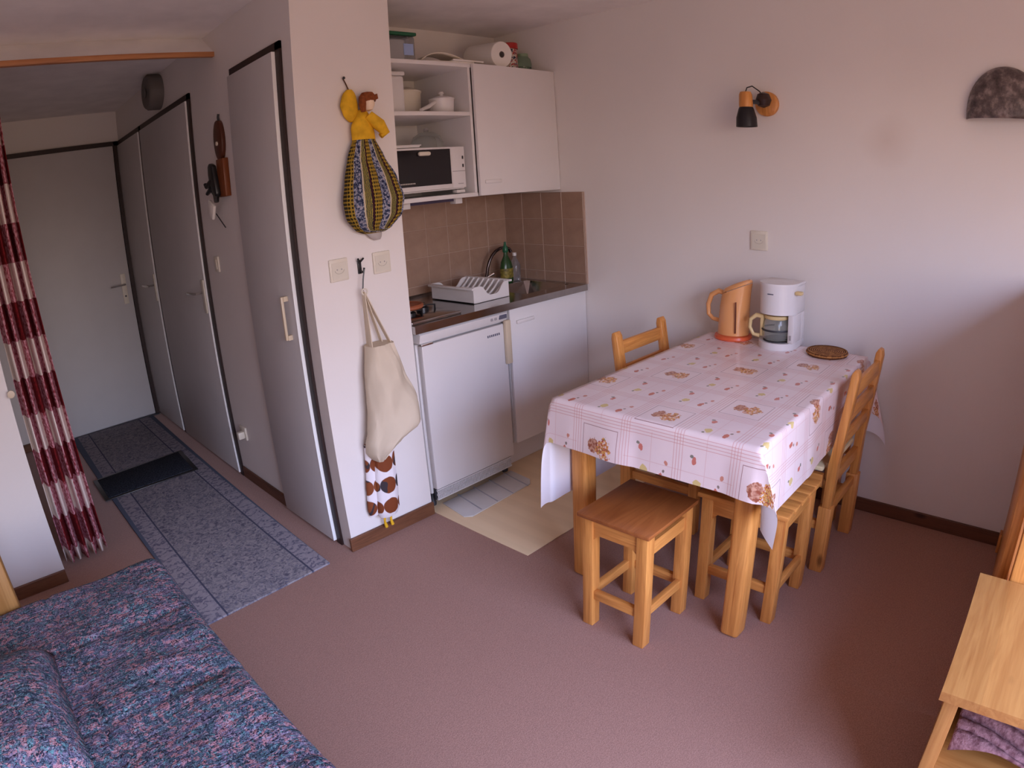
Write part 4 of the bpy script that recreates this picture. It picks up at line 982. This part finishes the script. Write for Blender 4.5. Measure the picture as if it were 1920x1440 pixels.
MB().tube([(hx, hy-.008, ZQ+.130), (hx-.008, hy+.022, ZQ+.134), (hx-.014, hy+.046, ZQ+.115), (hx-.014, hy+.050, ZQ+.080), (hx-.010, hy+.034, ZQ+.050), (hx-.004, hy+.006, ZQ+.046)], [.010, .010, .009, .008, .008, .009], 10).build('jug_handle', M_YEL, gj)
MB().box(hx-.010, hx+.008, hy-.012, hy+.004, ZQ+.045, ZQ+.135, bev=.004).build('jug_handle_mount', M_YEL, gj)

tv = thing('trivet', 'round brown woven trivet on the tablecloth near the wall', 'trivet', (-.185, -1.435, ZQ))
def woven():
    k = N('brown_woven_straw', .8, .2); v = k.coord(); x, y, z = k.sep(v)
    r = k.math('SQRT', k.math('ADD', k.math('MULTIPLY', x, x), k.math('MULTIPLY', y, y)))
    w = k.math('SINE', k.math('MULTIPLY', r, 700)); n = k.noise(v, 90, 2)
    k.color(k.ramp(k.math('ADD', k.math('MULTIPLY', w, .25), n), [(.3, srgb(86, 50, 28)), (.6, srgb(158, 106, 58)), (.8, srgb(180, 128, 74))])); k.bump(w, .4, .003); return k.m
MWV = woven()
MB().lathe([(0, 0), (.086, 0), (.088, .006), (.086, .014), (.080, .016), (0, .016)], (-.185, -1.435, ZQ), 'Z', 40).build('disc', MWV, tv)
MB().lathe([(.078, .008), (.088, .004), (.092, .009), (.088, .017), (.080, .018)], (-.185, -1.435, ZQ), 'Z', 40, cap=False).build('braided_rim', MWV, tv)

# ------------------------------------------------------------------ bed
def quilt_mat():
    k = N('blue_pink_floral_quilting', .85, .2); v = k.coord('Object')
    base = k.ramp(k.noise(v, 20, 4, .7, .8), [(.34, srgb(48, 62, 84)), (.46, srgb(80, 104, 120)), (.54, srgb(94, 94, 120)), (.64, srgb(140, 126, 150))])
    fl = k.noise(k.coord('Object', loc=(2, 3, 1)), 46, 3, .65, 1.0); c = k.mix(k.ramp(fl, [(.52, (0, 0, 0, 1)), (.58, (.9, .9, .9, 1))]), base, srgb(184, 134, 142))
    f2 = k.noise(k.coord('Object', loc=(5, 1, 4)), 64, 3, .6, 1.5); c = k.mix(k.ramp(f2, [(.57, (0, 0, 0, 1)), (.62, (1, 1, 1, 1))]), c, srgb(98, 148, 158))
    f3 = k.noise(k.coord('Object', loc=(8, 2, 7)), 120, 2, .6, 2); c = k.mix(k.ramp(f3, [(.42, (1, 1, 1, 1)), (.46, (0, 0, 0, 1))]), c, srgb(38, 42, 60)); c = k.mix(k.ramp(f3, [(.60, (0, 0, 0, 1)), (.65, (.8, .8, .8, 1))]), c, srgb(176, 170, 186))
    k.color(c); wr = k.noise(k.coord('Object', scale=(6, 26, 10), rot=(0, 0, .55)), 1.6, 4, .6, .6); k.bump(k.math('ADD', k.math('MULTIPLY', wr, 2.2), k.noise(v, 70, 4, .6)), .6, .009); return k.m
MQ = quilt_mat()
M_LZ2 = pine('dull_yellow_pine', srgb(170, 126, 70), srgb(140, 94, 46), 'Z')
BX0, BX1, BY0, BY1, BZ = -3.40, -2.485, -2.10, -.115, .40
be = thing('bed', 'low pine bed along the left side under a blue floral cover', 'bed', (-2.94, -1.1, 0))
MB().box(BX0+.03, BX1-.03, BY0+.03, BY1-.04, .08, .26, bev=.005).build('frame', M_PY, be)
MB().box(BX0+.03, BX1-.035, BY0+.04, BY1-.045, .26, .375, bev=.03).build('mattress', M_CLOTHB, be)
for x in (BX0+.05, BX1-.11):
    for y in (BY0+.05, BY1-.11): MB().box(x, x+.05, y, y+.05, 0, .085).build('foot', M_PZ, be, smooth=False)
q = MB(); NX, NY = 100, 150
def qf(u, v):
    # unfolded sheet: top plus drops on the +x side and at the far end
    dx, dy = .30, .28
    sx = BX0+.01+u*(BX1-BX0-.01+dx); sy = BY0+v*(BY1-BY0+dy)
    ax = max(0, sx-BX1+.04); ay = max(0, sy-BY1+.04)
    x = min(sx, BX1-.04); y = min(sy, BY1-.04); z = BZ
    def seam(t, c, w=.009): return math.exp(-((t-c)/w)**2)
    g = 0
    for c in (-.485, -.87, -1.27, -1.66): g += seam(sy+.04*(sx+2.9)*(1 if c > -.6 else -.8), c)
    for c in (-2.875, -3.26): g += seam(sx+.03*(sy+.7), c)
    z -= .009*min(1, g)
    z += .004*math.sin(sx*19+sy*31+2*math.sin(sy*9))*max(0, 1-abs(sx+2.62)/.30)+.004*math.sin(sx*11-sy*17)
    if ax > 0 and ax >= ay*.0:
        t_ = min(ax/.06, 1); x = BX1-.04+.04*math.sin(t_*PI/2); z = z-.04*(1-math.cos(t_*PI/2))-max(0, ax-.06)*.95
        x += .006*math.sin(sy*14)*min(1, ax*5)
    if ay > 0:
        t_ = min(ay/.06, 1); y = BY1-.04+.04*math.sin(t_*PI/2); z = z-.04*(1-math.cos(t_*PI/2))-max(0, ay-.06)*.95
        y += .006*math.sin(sx*14)*min(1, ay*5)
    return Vector((x, y, max(z, .03)))
q.grid(NX, NY, qf)
qo = q.build('quilted_bedspread', MQ, None, angle=180); mo_ = qo.modifiers.new('t', 'SOLIDIFY'); mo_.thickness = .012; mo_.offset = 0
tag(qo, 'blue, teal and pink floral quilted cover spread over the bed', 'bedspread')
cu = MB(); n = 22
def cushion(x0, x1, y0, y1, z0, h):
    top = {}
    def pt(u, v, s):
        e = (1-(2*u-1)**4)*(1-(2*v-1)**4); e = max(0, e)**.5
        return Vector((x0+u*(x1-x0), y0+v*(y1-y0), z0+.012+(h*e if s > 0 else -.010*e)+.004*math.sin(u*9+v*13)*e))
    for s in (1, -1): cu.grid(n, n, lambda u, v: pt(u, v, s))
cushion(-3.34, -2.925, -1.02, -.49, .404, .115)
co2 = cu.build('cushion', MQ, None, angle=180); tag(co2, 'square cushion in the same blue floral fabric at the left edge of the bed', 'cushion')
MB().box(-3.06, -2.985, -.110, -.045, 0, .62, bev=.012).build('end_post', M_LZ2, be)
MB().box(-3.06, -2.985, -.110, -.045, .0, .02).build('post_foot', M_LZ, be)

# ------------------------------------------------------------------ small pine shelf unit, bottom right
nx0, nx1, ny1, ny0, nz = -1.655, -1.150, -2.250, -2.76, .515
ns = thing('pine_shelf_unit', 'small pale pine open shelf unit at the bottom right corner', 'shelf unit', (-1.40, -2.5, 0))
npl = 6; wd_ = (ny1-ny0)/npl
M_BOARD = M_LX.copy(); M_BOARD.name = 'glued_pine_board'
_t = M_BOARD.node_tree; _b = [n for n in _t.nodes if n.type == 'BSDF_PRINCIPLED'][0]; _src = _b.inputs['Base Color'].links[0].from_socket
_oi = _t.nodes.new('ShaderNodeObjectInfo'); _hs = _t.nodes.new('ShaderNodeHueSaturation'); _mr = _t.nodes.new('ShaderNodeMapRange')
_mr.inputs[3].default_value = .82; _mr.inputs[4].default_value = 1.15
_t.links.new(_oi.outputs['Random'], _mr.inputs[0]); _t.links.new(_mr.outputs[0], _hs.inputs['Value']); _t.links.new(_src, _hs.inputs['Color']); _t.links.new(_hs.outputs[0], _b.inputs['Base Color'])
for k in range(npl): MB().box(nx0, nx1, ny1-(k+1)*wd_, ny1-k*wd_-.0001, nz-.024, nz).build('top_board', M_BOARD, ns, smooth=False)
MB().box(nx0+.03, nx1-.01, ny1-.045, ny1-.012, 0, nz-.024, bev=.002).build('side_panel', M_LZ, ns)
MB().box(nx0+.03, nx1-.01, ny0+.012, ny0+.045, 0, nz-.024, bev=.002).build('side_panel', M_LZ, ns)
MB().box(nx0+.034, nx0+.052, ny0+.045, ny1-.045, nz-.042, nz-.024, bev=.001).build('top_rail', M_LY, ns)
MB().box(nx0+.034, nx1-.02, ny0+.045, ny1-.045, .262, .280, bev=.001).build('shelf', M_LY, ns)
MB().box(nx0+.034, nx1-.02, ny0+.045, ny1-.045, .04, .058, bev=.001).build('shelf', M_LY, ns)
MB().box(nx1-.022, nx1-.012, ny0+.045, ny1-.045, 0, nz-.024).build('back_panel', M_LY, ns, smooth=False)
cloth = MB()
def ff(u, v):
    x = nx0+.075+u*.34; y = ny1-.060-v*.36
    return Vector((x, y, .285+.035*math.sin(u*3.0+.4)+.020*abs(math.sin(u*15+v*3))+.014*abs(math.sin(u*33+v*5))+.05*u+.008*math.sin(v*9)))
cloth.grid(60, 50, ff)
def knit():
    k = N('mauve_knit', .95, .1); v = k.coord(); k.color(k.ramp(k.noise(v, 60, 4), [(.35, srgb(98, 64, 68)), (.6, srgb(142, 106, 110))])); k.bump(k.noise(v, 140, 3), .6, .005); return k.m
fo = cloth.build('folded_textile', knit(), None, angle=180); m_ = fo.modifiers.new('t', 'SOLIDIFY'); m_.thickness = .008; m_.offset = 1; tag(fo, 'crumpled mauve knitted textile on the shelf of the small pine unit', 'textile')

# tall pine piece behind it, against the long wall
tp_ = thing('tall_pine_unit', 'tall orange pine furniture end standing against the long wall at far right', 'furniture', (-.57, -2.6, 0))
MB().box(-1.07, -.016, -2.325, -2.297, 0, 1.15, bev=.003).build('side_panel', M_PZ, tp_)
MB().box(-1.145, -1.075, -2.40, -2.331, 0, 1.18, bev=.004).build('front_post', M_PZ, tp_)
MB().box(-1.145, -1.075, -3.05, -2.98, 0, 1.18, bev=.004).build('front_post', M_PZ, tp_)
MB().box(-.07, -.016, -2.297, -2.285, 0, .085, bev=.002).build('corner_block', M_PZ, tp_)
for z in (.30, .62, .95): MB().box(-1.125, -1.095, -2.98, -2.40, z, z+.10, bev=.003).build('rail', M_PY, tp_)
MB().box(-1.07, -.016, -3.05, -2.33, .40, .43).build('board', M_PX, tp_, smooth=False)
